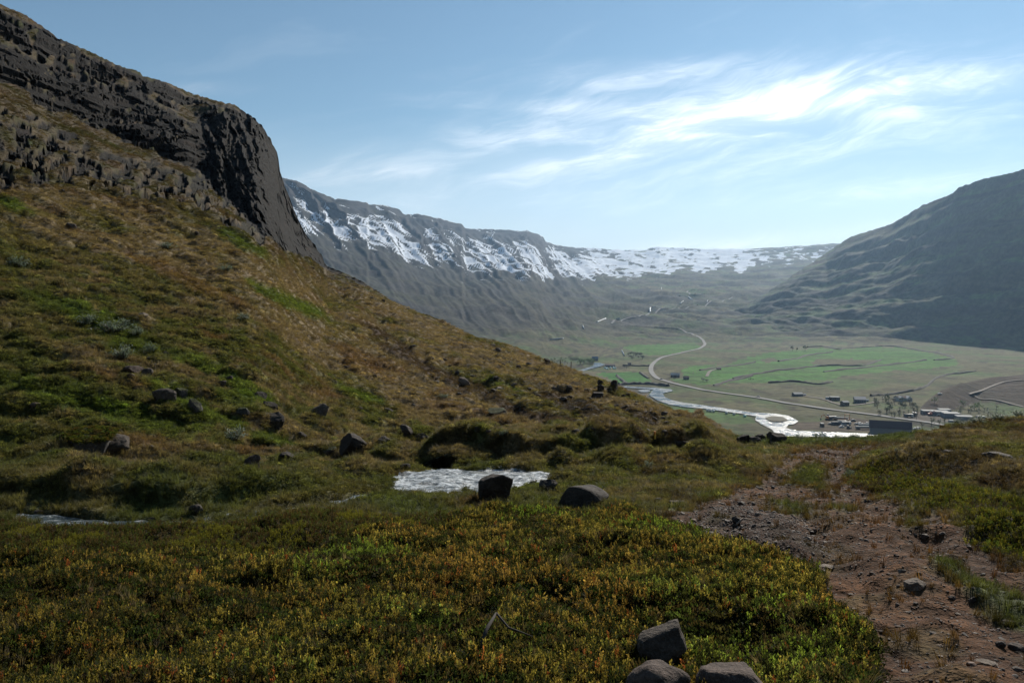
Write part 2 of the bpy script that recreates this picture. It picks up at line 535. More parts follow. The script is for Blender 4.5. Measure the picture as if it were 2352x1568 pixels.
feat += bank([(960, 1066), (1080, 1070), (1160, 1074), (1240, 1076), (1320, 1070), (1400, 1063), (1480, 1058), (1560, 1051), (1680, 1044)], .46, .22, 2.2, 1301)
# heath hollows and swells in the foreground
feat += (fbm(X / 2.3, Y / 2.3, 81, 3) * 0.13 + fbm(X / 0.85, Y / 0.85, 83, 3) * 0.16 + fbm(X / 0.28, Y / 0.28, 84, 2) * 0.035) * (1 - sstep(Y, 12, 20)) * sstep(Y, 2.0, 4.0) * np.where(VH - F * z0(np.maximum(Y, 3.)) / np.maximum(Y, 3.) > 1200, 1.0, 0.6)
# the ground around the camera stays level
# tussocks on grass: rounded bumps with gaps, whose shade is painted in below
tus_n = np.abs(fbm(X / 0.55, Y / 0.55, 85, 2))
far_scale = np.clip(Y / 40.0, 1.0, 3.2)
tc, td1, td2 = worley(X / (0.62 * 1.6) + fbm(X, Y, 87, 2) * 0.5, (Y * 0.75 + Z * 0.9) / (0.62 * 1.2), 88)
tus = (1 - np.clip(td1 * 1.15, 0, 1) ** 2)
tc2, tf1, tf2 = worley(X / 2.6 + fbm(X / 2, Y / 2, 89, 2) * 0.6, (Y * 0.7 + Z * 0.9) / 2.1, 90)
tus2 = (1 - np.clip(tf1 * 1.1, 0, 1) ** 2) * (0.4 + 0.6 * tc2)
is_hill = sstep(Y, 10.5, 16)
feat += is_hill * lerp(1.0, 0.3, sstep(UG, 1600, 1700)) * (1 - 0.4 * sstep(Y, 60, 110)) * (tus * 0.34 * (0.3 + tc) + fbm(X / 5.0, (Y + Z) / 5.0, 91, 3) * 0.30) * (1 - rk)
up_full = np.concatenate([np.zeros_like(Xnear), upper, np.ones_like(Yb)], 0)
feat += sstep(Y, 24, 60) * tus2 * 0.95 * (1 - 0.85 * up_full) * (1 - rk) * (UG < 1640)
feat += sstep(Y, 50, 110) * fbm(X / 9.0 + Z / 7.0, Y / 22.0, 93, 3) * 1.3 * (1 - rk) * (UG < 1640)
# gully down the hillside, with a steep shaded left bank
GUL = [(760, 655), (850, 720), (930, 800), (1000, 850), (1060, 890), (1130, 935), (1180, 955), (1230, 985)]
gd, ga = polydist(UG, VG, GUL)
gv = np.interp(UG, [p[0] for p in GUL], [p[1] for p in GUL])
ing = (UG > 740) * (UG < 1250) * (hillw > 0)
feat -= ing * np.exp(-((VG - gv) / 26.0) ** 2) * np.clip(Y / 60, 0.4, 2.2) * 1.0 * (0.6 + 0.8 * fbm(UG / 45, VG / 30, 97, 2))
GUL2 = [(1180, 960), (1300, 972), (1400, 985), (1500, 985)]
g2 = np.interp(UG, [p[0] for p in GUL2], [p[1] for p in GUL2])
feat -= (UG > 1180) * (UG < 1520) * (hillw > 0) * np.exp(-((VG - g2) / 10.0) ** 2) * 0.55
last = np.zeros_like(X); last[-N3 - 6:] = 1
Z = Z + feat * (1 - last)

# channel of the stream and the pool
sd, sa = polydist(X, Y, SP)
fd, fa = polydist(X, Y, FP)
SZ = np.array([z0(p[1]) - 0.10 for p in SP]); FZ = np.array([z0(p[1]) - 0.10 for p in FP])
sz = np.interp(sa * (len(SP) - 1), np.arange(len(SP)), SZ)
fz = np.interp(fa * (len(FP) - 1), np.arange(len(FP)), FZ)
wst = 0.30 + 0.10 * fbm(X / 1.3, Y / 1.3, 95, 2)
near = Y < 22
k = (1 - sstep(sd, wst * 0.65, wst * 1.3)) * near
Z = np.where(k > 0, lerp(Z, np.minimum(Z, sz - 0.10), k), Z)
kf = (1 - sstep(fd, wst * 0.6, wst * 1.25)) * near
Z = np.where(kf > 0, lerp(Z, np.minimum(Z, fz - 0.08), kf), Z)
pdist, _ = polydist(X, Y, PP + [PP[0]])
pin = inpoly(X, Y, PP) & near
kp = np.where(pin, sstep(pdist, -0.02, 0.14), 0)
Z = lerp(Z, np.minimum(Z, POOL_Z - 0.14), kp)
# a shallow lip in front of the pool so that the water can be seen
lip = (~pin) & near & (pdist < 0.55) & (Y < 12.2) & (np.abs(X + 0.6) < 1.7)
Z = np.where(lip, np.minimum(Z, lerp(POOL_Z + 0.01, Z, sstep(pdist, 0.0, 0.55))), Z)

# --- the dirt track
TRACK = [(2030, 1700), (2020, 1568), (1999, 1465), (1950, 1415), (1896, 1370), (1862, 1308), (1751, 1274), (1647, 1237), (1544, 1206), (1531, 1192), (1610, 1163), (1680, 1128), (1745, 1106),
         (1775, 1084), (1822, 1064), (1800, 1047), (1835, 1034), (1890, 1022), (2020, 1024), (2000, 1046), (1960, 1072), (1940, 1100), (1965, 1128), (2060, 1168), (2165, 1206), (2268, 1264), (2380, 1330), (2700, 1480), (2700, 1700)]
# each vertex's place on the undisturbed ground, as seen in the picture
VB = VH - F * z0(np.maximum(Y, 3.0)) / np.maximum(Y, 3.0)
VB = np.where(Y < 3.0, 1760, VB)
nsc = np.minimum(1.0, (7.0 / np.maximum(Y, 3)) ** 1.6)
wu = UG + fbm(X / 0.5, Y / 0.5, 101, 3) * 60 * nsc; wvv = VB + fbm(X / 0.5 + 9, Y / 0.5, 103, 3) * 26 * nsc
def soft(poly, du=14, dv=7):
    r = 0
    offs = ((0, 0), (du, 0), (-du, 0), (0, dv), (0, -dv), (du * .7, dv * .7), (-du * .7, -dv * .7), (du * .7, -dv * .7), (-du * .7, dv * .7))
    for a, b in offs:
        r = r + inpoly(wu + a, wvv + b, poly)
    return r / len(offs)
dirt = soft(TRACK) * (Y < 40)
GRASSY = [[(1800, 1098), (1835, 1080), (1880, 1068), (1905, 1080), (1888, 1108), (1925, 1132), (1890, 1132), (1845, 1114), (1815, 1112)], [(2120, 1298), (2180, 1290), (2270, 1330), (2352, 1372), (2420, 1400), (2420, 1450), (2290, 1400), (2200, 1350)],
          [(1740, 1150), (1800, 1145), (1850, 1158), (1900, 1175), (1820, 1178)], [(2040, 1185), (2110, 1200), (2140, 1225), (2080, 1220)], [(1900, 1160), (1960, 1165), (1990, 1185), (1930, 1185)]]
gr = 0
for gp in GRASSY:
    gr = np.maximum(gr, soft(gp, 18, 8))
dirt = dirt * (1 - 0.85 * gr)
dirt = dirt * (0.75 + 0.25 * sstep(fbm(X / 0.6, Y / 0.6, 107, 3), -0.35, 0.05))
# wheel ruts
RUTS = [[(2130, 1600), (2060, 1480), (1985, 1380), (1940, 1300), (1880, 1220), (1800, 1140), (1775, 1095)], [(2420, 1600), (2300, 1430), (2190, 1310), (2080, 1220), (1980, 1160), (1905, 1110), (1900, 1070), (1985, 1034)]]
rut = 0
for r_ in RUTS:
    d_, _ = polydist(X, Y, [tuple(float(q) for q in plan(*p)) for p in r_])
    rut = np.maximum(rut, np.exp(-(d_ / 0.17) ** 2))
rut = rut * dirt * (Y > 2.5)
Z = Z - rut * 0.05 + dirt * (fbm(X / 0.12, Y / 0.12, 109, 3) * 0.016 + fbm(X / 0.4, Y / 0.4, 111, 2) * 0.03) * (Y > 2.5)
# the heath side of the track stands a little higher
HEATH = [(-500, 1206), (0, 1200), (300, 1212), (620, 1204), (700, 1184), (900, 1190), (1080, 1182), (1180, 1172), (1300, 1176), (1440, 1182), (1531, 1204), (1647, 1240), (1751, 1278), (1862, 1312), (1892, 1370), (1945, 1418), (1995, 1466), (2014, 1568), (2024, 1800), (-900, 1800), (-900, 1206)]
TALL = [(-500, 1300), (0, 1292), (300, 1285), (560, 1280), (760, 1262), (840, 1236), (980, 1205), (1080, 1192), (1180, 1180), (1300, 1178), (1440, 1184), (1531, 1206), (1647, 1242), (1751, 1280), (1862, 1314), (1888, 1370), (1943, 1420), (1993, 1468), (2012, 1568), (2020, 1800), (-900, 1800)]
heath = soft(HEATH, 12, 5) * (Y < 12)
tall = soft(TALL, 12, 5) * (Y < 12)
RH = [(1950, 1090), (2010, 1085), (2100, 1112), (2200, 1140), (2352, 1190), (2500, 1230), (2500, 1330), (2352, 1282), (2265, 1262), (2180, 1196), (2060, 1152), (1965, 1118)]
rheath = soft(RH, 16, 6) * (Y < 14)
heath = np.maximum(heath, 0)
Z = Z + sstep(tall, 0.3, 1.0) * 0.03

P_near = np.stack([X, Y, Z], -1)
near_s = Surf(P_near, UU, NB)
VG = near_s.V
print("ground", P_near.shape)

# --- colours (what grows or lies there, plus painted tussock shade)
def C(r, g_, b): return np.array([r, g_, b])
C_DEAD, C_GREEN, C_OLIVE, C_RUST, C_DIRT, C_ROCK = (C(.155, .118, .070), C(.062, .092, .022), C(.090, .082, .034), C(.110, .062, .030), C(.072, .033, .014), C(.015, .0135, .012))
def mixc(a, b, t):
    return a + (b - a) * t[..., None]
sl1 = fbm((X + Y * 0.35) / 7.0, (Z * 1.6 + Y * 0.3) / 5.0, 121, 4)
sl2 = fbm((X + Y * 0.35) / 3.0, (Z * 1.6 + Y * 0.3) / 2.2, 123, 4)
sl3 = fbm(X / 0.9, (Y + Z) / 0.9, 125, 3)
col = np.zeros(X.shape + (3,)) + C_DEAD
col = mixc(col, C_OLIVE, sstep(sl1 + 0.4 * sl2, -0.10, 0.22))
col = mixc(col, C_RUST, sstep(sl2 - 0.5 * sl1, 0.16, 0.42) * 0.75)
col = mixc(col, C_GREEN, sstep(sl1 * 0.8 + sl3 * 0.7, 0.34, 0.62) * 0.85)
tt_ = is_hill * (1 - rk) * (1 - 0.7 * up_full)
col = mixc(col, C(.030, .028, .014), tt_ * sstep(0.42 - tus, 0.0, 0.35) * 0.75)  # gaps between tussocks darkened in the colour, standing in for shade
col = mixc(col, C(.215, .165, .098), tt_ * sstep(tus, 0.70, 1.0) * sstep(sl2, -0.3, 0.2) * 0.55)  # straw-coloured tussock tops, painted paler as if catching the sun
def spot(u, v, ru, rv, slope=0.0):
    du = UG - u; dv = VG - v - slope * du
    n_ = fbm(UG / 40, VG / 22, 131, 3) * 0.9
    return sstep(1.0 - (du / ru) ** 2 - (dv / rv) ** 2 + n_, 0.0, 0.7) * (hillw > 0)
for a in ((140, 700, 110, 26, .2), (230, 735, 120, 30, .25), (300, 790, 90, 26, .2), (470, 840, 130, 24, .3), (560, 890, 90, 22, .4), (400, 905, 90, 30, .3), (480, 955, 110, 24, .3), (150, 910, 190, 40, .2), (330, 960, 200, 40, .25),
          (660, 690, 120, 22, .45), (830, 910, 90, 16, .3), (560, 560, 90, 20, .5), (700, 1035, 60, 16, .1), (30, 470, 50, 20, .3), (620, 1010, 70, 18, .2), (560, 920, 80, 30, .2)):
    col = mixc(col, C(.075, .115, .022), spot(*a) * 0.8)
for a in ((470, 765, 120, 20, .3), (560, 800, 110, 20, .35), (700, 880, 140, 24, .4), (250, 870, 120, 20, .25), (600, 1040, 120, 22, .1), (320, 1010, 120, 20, .2), (830, 820, 120, 20, .45), (420, 640, 160, 22, .45)):
    col = mixc(col, C_RUST * 1.15, spot(*a) * 0.6)
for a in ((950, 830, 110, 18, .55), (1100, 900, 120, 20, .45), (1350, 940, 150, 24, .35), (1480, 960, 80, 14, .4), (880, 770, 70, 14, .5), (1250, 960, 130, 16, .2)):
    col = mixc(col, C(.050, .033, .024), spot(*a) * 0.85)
for a in ((900, 715, 130, 22, .5), (1050, 790, 150, 18, .42), (1250, 850, 150, 18, .35), (620, 640, 130, 26, .5), (250, 650, 150, 26, .35), (380, 545, 150, 24, .5)):
    col = mixc(col, C(.185, .138, .085), spot(*a) * 0.7)
# green sward and bluff tops in the middle distance
mid = (Y < 30) * (VB > 985)
col = mixc(col, C(.066, .082, .026), mid * sstep(sl3 + sl2 * 0.6, -0.25, 0.25) * 0.75)
col = mixc(col, C(.150, .115, .064), mid * (Y > 9) * (UG > 1320) * (UG < 1700) * sstep(fbm(X / 1.2, Y / 1.2, 141, 3), 0.05, 0.35) * 0.7)
col = mixc(col, C(.052, .032, .022), mid * (UG > 1450) * sstep(fbm(X / 0.9 + 5, Y / 0.9, 143, 3), 0.16, 0.36) * 0.7)
col = mixc(col, C(.050, .034, .022), mid * (UG > 1960) * sstep(fbm(X / 1.4 + 5, Y / 1.4, 145, 3), -0.15, 0.25) * 0.8)
col = mixc(col, C(.058, .080, .026), gr * 0.85 * (Y < 40))
feat_guard = 0
crest = mid * (UG > 1690) * (UG < 2100) * sstep(VG - sky_v[None], 26, 8)
col = mixc(col, C(.058, .078, .032), crest * 0.9)
# heath floor, track, rock
col = mixc(col, C(.040, .030, .016), np.clip(heath, 0, 1) * 0.9)
col = mixc(col, C(.030, .024, .014), np.clip(tall + rheath, 0, 1) * 0.85)
dn = fbm(X / 0.35, Y / 0.35, 147, 4)
dcol = mixc(np.zeros_like(col) + C_DIRT, C(.118, .056, .026), sstep(dn, 0.0, 0.5))
dcol = mixc(dcol, C(.046, .023, .012), sstep(fbm(X / 0.8, Y / 0.8, 149, 3), 0.05, 0.4) * 0.8)
dcol = mixc(dcol, C(.034, .021, .015), soft([(1540, 1200), (1690, 1150), (1830, 1190), (1900, 1260), (1860, 1300), (1700, 1255)], 30, 12) * 0.75 * (Y < 20))
col = mixc(col, dcol, np.clip(dirt, 0, 1))
side = [(1520, 985), (1560, 975), (1600, 968), (1640, 972), (1600, 985), (1540, 996), (1500, 1000)]
col = mixc(col, C(.150, .100, .065), inpoly(UG, VG, side) * (hillw > 0) * 0.8)
wet = np.clip(k + kf + kp, 0, 1)
col = mixc(col, C(.022, .018, .012), wet)
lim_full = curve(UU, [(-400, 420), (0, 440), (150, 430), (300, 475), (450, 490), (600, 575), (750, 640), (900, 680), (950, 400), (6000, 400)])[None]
lich = sstep(fbm(X / 0.8, Z / 0.8, 151, 4), 0.1, 0.4)
rcol = mixc(np.zeros_like(col) + C_ROCK, C(.032, .028, .024), lich * 0.55)
rcol = mixc(rcol, C(.034, .023, .018), sstep(fbm(X / 3, Z / 2, 153, 3), 0.1, 0.5) * 0.5)
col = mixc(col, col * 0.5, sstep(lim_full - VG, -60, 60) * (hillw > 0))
col = mixc(col, rcol, sstep(rk, 0.02, 0.22))
ledge = np.concatenate([np.zeros_like(Xnear), (sstep(np.gradient(Yh, axis=0) / np.maximum(Yh, 1) * 100, 0.9, 2.2) * rock * (1 - smoothface)), np.zeros_like(Yb)], 0)
col = mixc(col, C(.055, .048, .022), ledge * 0.35)

def mat_ground():
    m = bpy.data.materials.new("ground_cover")
    m.use_nodes = True
    t = NT(m.node_tree); b = m.node_tree.nodes["Principled BSDF"]
    a = t.n('ShaderNodeAttribute', attribute_name="col")
    rka = t.n('ShaderNodeAttribute', attribute_name="rk")
    pos = t.n('ShaderNodeNewGeometry').outputs['Position']
    f1 = t.noise(pos, 34.0, 3, 0.65)
    f2 = t.noise(pos, 5.0, 4, 0.65)
    f3 = t.noise(pos, 1.1, 2, 0.6)
    k1 = t.math('MULTIPLY', t.ramp(f1, 0.25, 0.75, 0.55, 1.45), t.ramp(f2, 0.25, 0.75, 0.55, 1.45))
    k1 = t.math('MULTIPLY', k1, t.ramp(f3, 0.3, 0.7, 0.8, 1.2))
    sc = t.n('ShaderNodeVectorMath', operation='SCALE')
    t.put(sc.inputs[0], a.outputs['Color']); t.put(sc.inputs['Scale'], k1)
    t.put(b.inputs['Base Color'], sc.outputs[0])
    b.inputs['Roughness'].default_value = 0.95
    b.inputs['Specular IOR Level'].default_value = 0.12
    h = t.math('ADD', t.math('MULTIPLY', f1, 0.25), f2)
    h = t.math('ADD', h, t.math('MULTIPLY', t.noise(pos, 1.6, 5, 0.65), t.math('MULTIPLY', rka.outputs['Fac'], 5.0)))
    t.put(b.inputs['Normal'], t.bump(h, 0.9, 0.10))
    return m
M_GROUND = mat_ground()
me = near_s.mesh("hillside_ground", flat=(rk > 0.5))
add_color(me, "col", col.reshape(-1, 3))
add_float(me, "rk", rk.ravel())
ground = tag(link("ground", me, M_GROUND), "grassy heath hillside with dark rock bands, stream banks and a dirt track", kind="structure")

# ------------------------------------------------------------------ valley floor, valley head and the far snowy range (one sheet)
FLOOR = -100.0
VSKY = [(0, 380), (500, 392), (640, 404), (649, 406), (682, 411), (698, 419), (710, 430), (741, 443), (753, 450), (770, 458), (786, 457), (813, 460.6), (843, 463), (848, 470), (858, 468), (882, 469), (905, 475.6), (928, 488), (948, 492), (975, 493), (997, 500), (1012, 500), (1034, 507), (1061, 512), (1069, 524), (1091, 525.5), (1135, 527), (1210, 527), (1227, 532), (1244, 541), (1254, 551), (1275, 560.5), (1326, 568), (1420, 573), (1480, 571), (1515, 566), (1540, 569), (1600, 570), (1660, 571), (1720, 570), (1790, 566), (1860, 561), (1905, 557), (1960, 556), (2100, 570), (2400, 580), (3200, 580)]
VSKYY = [(0, 3300), (640, 3700), (740, 4000), (850, 4400), (860, 4700), (950, 5000), (1058, 5400), (1080, 6000), (1215, 6200), (1280, 6500), (1480, 7000), (1700, 7200), (1900, 6500), (2000, 6000), (2200, 4800), (3200, 4800)]
VFOOT = [(0, 850), (900, 850), (1100, 838), (1200, 826), (1300, 812), (1400, 798), (1500, 790), (1600, 786), (1800, 786), (2000, 788), (3200, 790)]
uL = np.concatenate([np.linspace(300, 620, 12)[:-1], np.arange(620, 1980, 2.1), np.arange(1980, 2400, 4.0), np.linspace(2400, 3000, 14)])
nV = len(uL); ul = uL[None]
vf = smooth_rows(curve(uL, VFOOT)[None], 20)[0]
Yf = -FLOOR * F / (vf - VH)
vs0 = curve(uL, VSKY)
jagv = fbm(uL / 14, uL * 0, 205, 3) * 3.0 * (uL > 620) * (uL < 1300) + fbm(uL / 30, uL * 0 + 4, 206, 2) * 2.0 * (uL >= 1300)
vs_ = vs0 + jagv
Ys_ = curve(uL, VSKYY)
Ys0 = smooth_rows(smooth_rows(Ys_[None], 30), 30)[0]
Ys_ = Ys0
R1, R2, R3 = 110, 175, 4
v1 = 1120 + (vf[None] - 1120) * np.linspace(0, 1, R1)[:, None]
Ya = -FLOOR * F / (v1 - VH)
Za = np.full_like(Ya, FLOOR)
q = np.linspace(0, 1, R2 + 1)[1:][:, None]
v2 = vf[None] + (vs0 - vf)[None] * q + jagv[None] * q ** 20
# how distance grows up the column: quickly across the valley head, steadily up the mountain side
gam = curve(uL, [(0, 1.6), (700, 1.7), (1000, 1.6), (1200, 1.35), (1500, 1.2), (3000, 1.2)])[None]
inv2 = (1 / Yf)[None] + (1 / Ys0 - 1 / Yf)[None] * (1 - (1 - q) ** gam)
Yb2 = 1 / inv2
# spurs standing one behind the other: each face turns towards the camera, then breaks off on its right
ED = np.array([560., 640., 705., 760., 846., 930., 1000., 1064., 1150., 1236., 1330., 1430.])
cs_ = ul - 0.80 * (v2 - vs0[None]) + fbm(ul / 40 + v2 * 0, v2 / 22, 207, 3) * 16
ei = np.clip(np.searchsorted(ED, cs_) - 1, 0, len(ED) - 2)
saw = np.clip((cs_ - ED[ei]) / (ED[ei + 1] - ED[ei]), 0, 1)
dep_ = v2 - vs0[None]
spen = sstep(dep_, 2, 14) * (1 - sstep(dep_, 70, 150)) * (1 - sstep(ul, 1260, 1400)) * (0.5 + 0.8 * _h(ei.astype(float), ei * 0.0, 31))
sawf = saw ** 1.6 * (1 - sstep(saw, 0.94, 1.0))
Yb2 = Yb2 * (1 - 0.050 * sawf * spen)
x2 = (ul - UC) / F * Yb2
z2 = (VH - v2) / F * Yb2
# lava layers: a staircase of benches and scarps
lay = (z2 + fbm(x2 / 700, Yb2 / 900, 211, 3) * 70) / 62.0
fr = lay - np.floor(lay)
stair = (np.floor(lay) + sstep(fr, 0.62, 0.95) - lay) * 62.0 * 0.7
mount = 1 - sstep(ul, 1250, 1500)
up = sstep(q, 0.06, 0.30)
dcr = v2 - vs0[None]                                   # picture rows below the crest
cfall = ul - 1.05 * dcr                                # constant down the fall line
spur = 1 - 2 * np.abs(fbm(cfall / 62.0, dcr / 260.0, 213, 3))
spur2 = fbm(cfall / 17.0, dcr / 70.0, 214, 4)
env = sstep(dcr, 0, 26) * (1 - sstep(dcr, 150, 300))
zc = z2 + stair * lerp(0.40, 0.42, mount) * up + mount * env * (spur * 24 + spur2 * 13) * (Yb2 / 4500) + fbm(x2 / 210, Yb2 / 210, 217, 5) * lerp(22, 12, mount) * up * (1 - sstep(q, 0.93, 1.0) * 0.8)
mor = fbm(x2 / 260, Yb2 / 170, 219, 4)
zc = zc + mor * 34 * sstep(q, 0.0, 0.12) * (1 - sstep(q, 0.4, 0.7)) * (1 - mount * 0.6)
Yc3 = Ys_[None] + np.linspace(0, 1, R3 + 1)[1:][:, None] * 1500
zc3 = np.repeat(zc[-1:], R3, 0) - np.linspace(0, 1, R3 + 1)[1:][:, None] * 150
XV = np.concatenate([(ul - UC) / F * Ya, x2, (ul - UC) / F * Yc3], 0)
YV = np.concatenate([Ya, Yb2, Yc3], 0)
ZV = np.concatenate([Za, zc, zc3], 0)
UV = np.repeat(ul, len(XV), 0)
qv = np.concatenate([np.zeros_like(Ya), np.repeat(q, nV, 1), np.ones_like(Yc3)], 0)
V0 = np.concatenate([v1, v2, np.repeat(vs_[None], R3, 0)], 0)      # picture row before roughening
# gentle relief on the floor, terraces by the river and a moor on the right
flo = 1 - sstep(qv, 0.0, 0.05)
ZV = ZV + flo * (fbm(XV / 160, YV / 160, 221, 4) * 2.6 + np.maximum(0, fbm(XV / 60, YV / 60, 223, 3)) * 2.2)
moor_p = [(2110, 940), (2150, 905), (2200, 885), (2260, 872), (2352, 862), (2500, 850), (2500, 950), (2352, 935), (2250, 925), (2180, 945)]
moor = inpoly(UV, V0, moor_p) * flo
md, _ = polydist(UV, V0, moor_p + [moor_p[0]])
ZV = ZV + moor * np.minimum(md, 30) * 0.55

# river corridor kept flat
RIV = [(1330, 850), (1375, 840), (1392, 832), (1420, 887), (1500, 890), (1540, 893), (1520, 910), (1560, 926), (1640, 940), (1740, 952), (1800, 975), (1780, 995), (1900, 998), (2020, 998)]
rd, _ = polydist(UV, V0, RIV[3:])
ZV = lerp(ZV, FLOOR, np.exp(-(rd / 22.0) ** 2) * flo)

val_s = Surf(np.stack([XV, YV, ZV], -1), uL)

# --- colours of the valley
VVv = val_s.V
n_a = fbm(XV / 90, YV / 140, 231, 5); n_b = fbm(XV / 30, YV / 50, 233, 4); n_c = fbm(XV / 260, YV / 300, 235, 4)
vc = np.zeros(XV.shape + (3,)) + C(.088, .084, .042)
vc = mixc(vc, C(.062, .096, .030), sstep(n_a, -0.1, 0.3))
vc = mixc(vc, C(.036, .028, .020), sstep(n_b + 0.5 * n_c, 0.12, 0.42) * 0.8)
vc = mixc(vc, C(.140, .115, .068), sstep(n_c - 0.4 * n_b, 0.15, 0.5) * 0.7)
vc = mixc(vc, C(.042, .039, .028), sstep(qv, 0.10, 0.32)[...] * mount * 0.9)
vc = mixc(vc, C(.060, .060, .030), sstep(fbm(XV / 200 + ZV / 60, YV / 600, 237, 4), 0.0, 0.3) * sstep(qv, 0.1, 0.3) * (1 - sstep(qv, 0.45, 0.65)) * 0.8)
scarp = np.concatenate([np.zeros_like(Ya), sstep(fr, 0.60, 0.72) * (1 - sstep(fr, 0.90, 1.0)) * up, np.zeros_like(Yc3)], 0)
vc = mixc(vc, C(.045, .042, .042), scarp * 0.8 * (0.4 + 0.6 * sstep(fbm(XV / 160, YV / 160, 239, 3), -0.2, 0.2)))
def zoom3(x, y): return (1263.2 + x * .2197, 574.2 + y * .2197)
def zoom4(x, y): return (1607.8 + x * .3164, 574.2 + y * .3164)
G1 = [zoom4(*p) for p in ((-60, 905), (0, 868), (100, 858), (380, 768), (560, 738), (880, 708), (1000, 722), (1200, 705), (1450, 705), (1650, 740), (1850, 785), (1880, 830), (1700, 858), (1400, 880), (1150, 905), (900, 935), (600, 953), (350, 963), (150, 972), (0, 985), (-80, 968))] + [zoom3(*p) for p in ((1500, 1400), (1300, 1385), (1270, 1350), (1400, 1330), (1380, 1250), (1500, 1215), (1750, 1180))]
G2 = [zoom3(*p) for p in ((760, 1020), (900, 990), (1200, 983), (1520, 978), (1590, 1010), (1480, 1050), (1250, 1090), (1050, 1102), (920, 1070))]
G3 = [zoom3(*p) for p in ((470, 1305), (560, 1280), (800, 1268), (940, 1285), (1060, 1370), (1000, 1397), (760, 1400), (690, 1390), (600, 1330))]
G4 = [(1555, 935), (1640, 945), (1720, 955), (1735, 968), (1690, 975), (1600, 968), (1560, 955)]
wuv = UV + n_b * 8; wvv2 = V0 + n_b * 3
for gpoly, gc, ga_ in ((G1, C(.046, .135, .018), .95), (G2, C(.052, .140, .020), .95), (G3, C(.034, .130, .018), .97), (G4, C(.060, .120, .026), .85)):
    vc = mixc(vc, gc * 1.0, inpoly(wuv, wvv2, gpoly) * ga_ * (0.75 + 0.25 * sstep(n_a, -0.2, 0.2)))
for bp in ([zoom4(*p) for p in ((440, 792), (500, 785), (570, 790), (560, 812), (470, 815))], [zoom4(*p) for p in ((800, 812), (860, 798), (1100, 790), (1300, 798), (1230, 825), (1000, 838), (830, 832))]):
    vc = mixc(vc, C(.085, .070, .042), inpoly(wuv, wvv2, bp) * 0.9)
vc = mixc(vc, C(.048, .034, .026), moor * 0.9)
sandp = [zoom4(*p) for p in ((840, 1245), (1000, 1215), (1150, 1230), (1280, 1250), (1280, 1315), (900, 1312), (720, 1300), (650, 1285), (700, 1255))]
vc = mixc(vc, C(.085, .060, .045), inpoly(wuv, wvv2, sandp) * 0.85)
yard = [zoom4(*p) for p in ((1450, 1200), (1600, 1175), (1700, 1190), (2000, 1225), (1900, 1250), (1500, 1235))]
vc = mixc(vc, C(.15, .125, .105), inpoly(wuv, wvv2, yard) * 0.9)
mud = [(1430, 895), (1480, 892), (1495, 905), (1510, 925), (1540, 940), (1500, 940), (1440, 915)]
vc = mixc(vc, C(.095, .080, .060), inpoly(wuv, wvv2, mud) * 0.85)

rill = fbm((UV - 2.6 * (V0 - vs0[None])) / 16.0, (V0 - vs0[None]) / 60.0, 240, 4)
vc = mixc(vc, C(.026, .023, .020), sstep(rill, 0.0, 0.22) * sstep(qv, 0.12, 0.3) * mount * 0.9)
vc = mixc(vc, C(.066, .058, .034), sstep(-rill, 0.08, 0.35) * sstep(qv, 0.08, 0.25) * (1 - sstep(qv, .5, .7)) * mount * 0.6)
heather = sstep(fbm(XV / 120, YV / 70, 255, 5), 0.08, 0.24) * sstep(qv, 0.0, 0.03) * (1 - mount)
vc = mixc(vc, C(.036, .034, .026), heather * 0.8)
# --- snow: couloirs and drifts following the fall line, sheets on the plateau
du = UV; dv = V0
dc = dv - vs0[None]
cf = du - 2.6 * dc
st = fbm(cf / 8.5 + fbm(du / 70, dv / 40, 241, 2) * 1.2, dc / 46.0, 243, 4)
st2 = fbm(cf / 60.0, dc / 40.0, 244, 3)
blobn = fbm(du / 42, dv / 13, 245, 4)
hor = fbm(du / 34 + dv / 9, dv / 3.4, 247, 4)
line = curve(uL, [(0, 505), (640, 512), (700, 532), (800, 562), (900, 592), (1000, 612), (1100, 632), (1200, 638), (1320, 636), (1450, 628), (1500, 618), (1600, 612), (1700, 606), (1800, 604), (1900, 598), (3000, 596)])[None]
line = line + 12 + fbm(du / 40, du * 0 + 2, 248, 3) * 26
depth = (line - dv) / np.maximum(line - vs0[None], 8.0)           # 0 at the snow line, 1 at the crest
wL = 1 - sstep(du, 1180, 1420)
pat = lerp(hor * 1.0 + blobn * 0.35 + st * 0.45, st * 1.35 + st2 * 0.30 + blobn * 0.22, wL)
midb = np.exp(-((depth - lerp(0.55, 0.45, wL)) / lerp(0.55, 0.36, wL)) ** 2)
snow = pat * 0.85 + midb * lerp(0.52, 0.50, wL) - 0.235 + sstep(depth, 0.95, 1.02) * 0.22
snow = np.where(depth < -0.02, -1.0, snow) - sstep(0.16 - depth, 0.0, 0.18) * 0.30
# bare scarps under the crest on the near peaks
cliffs = np.exp(-((depth - 0.84) / 0.11) ** 2) * wL * sstep(fbm(du / 50, dv / 40, 249, 3), -0.30, 0.10)
cliffs2 = wL * sstep(fbm(du / 52.0, dc / 26.0, 250, 3), 0.06, 0.2) * sstep(depth, 0.35, 0.5)
snow = snow - cliffs * 0.55 - cliffs2 * 0.45
spv = np.concatenate([np.zeros_like(Ya), spur, np.zeros_like(Yc3)], 0)
swv = np.concatenate([np.zeros_like(Ya), sawf * np.minimum(spen, 1), np.zeros_like(Yc3)], 0)
snow = snow - sstep(swv, 0.28, 0.6) * 0.42
vc = mixc(vc, C(.036, .034, .036), sstep(swv, 0.25, 0.6) * 0.7)
snow = snow - scarp * 0.05 * wL
snow = np.where(du > 1700, snow - sstep(du, 1700, 1800) * 0.35, snow)
plat = sstep(du, 1300, 1480) * (1 - sstep(du, 1660, 1780)) * sstep(depth, 0.62, 0.98)
snow = snow + plat * 0.12
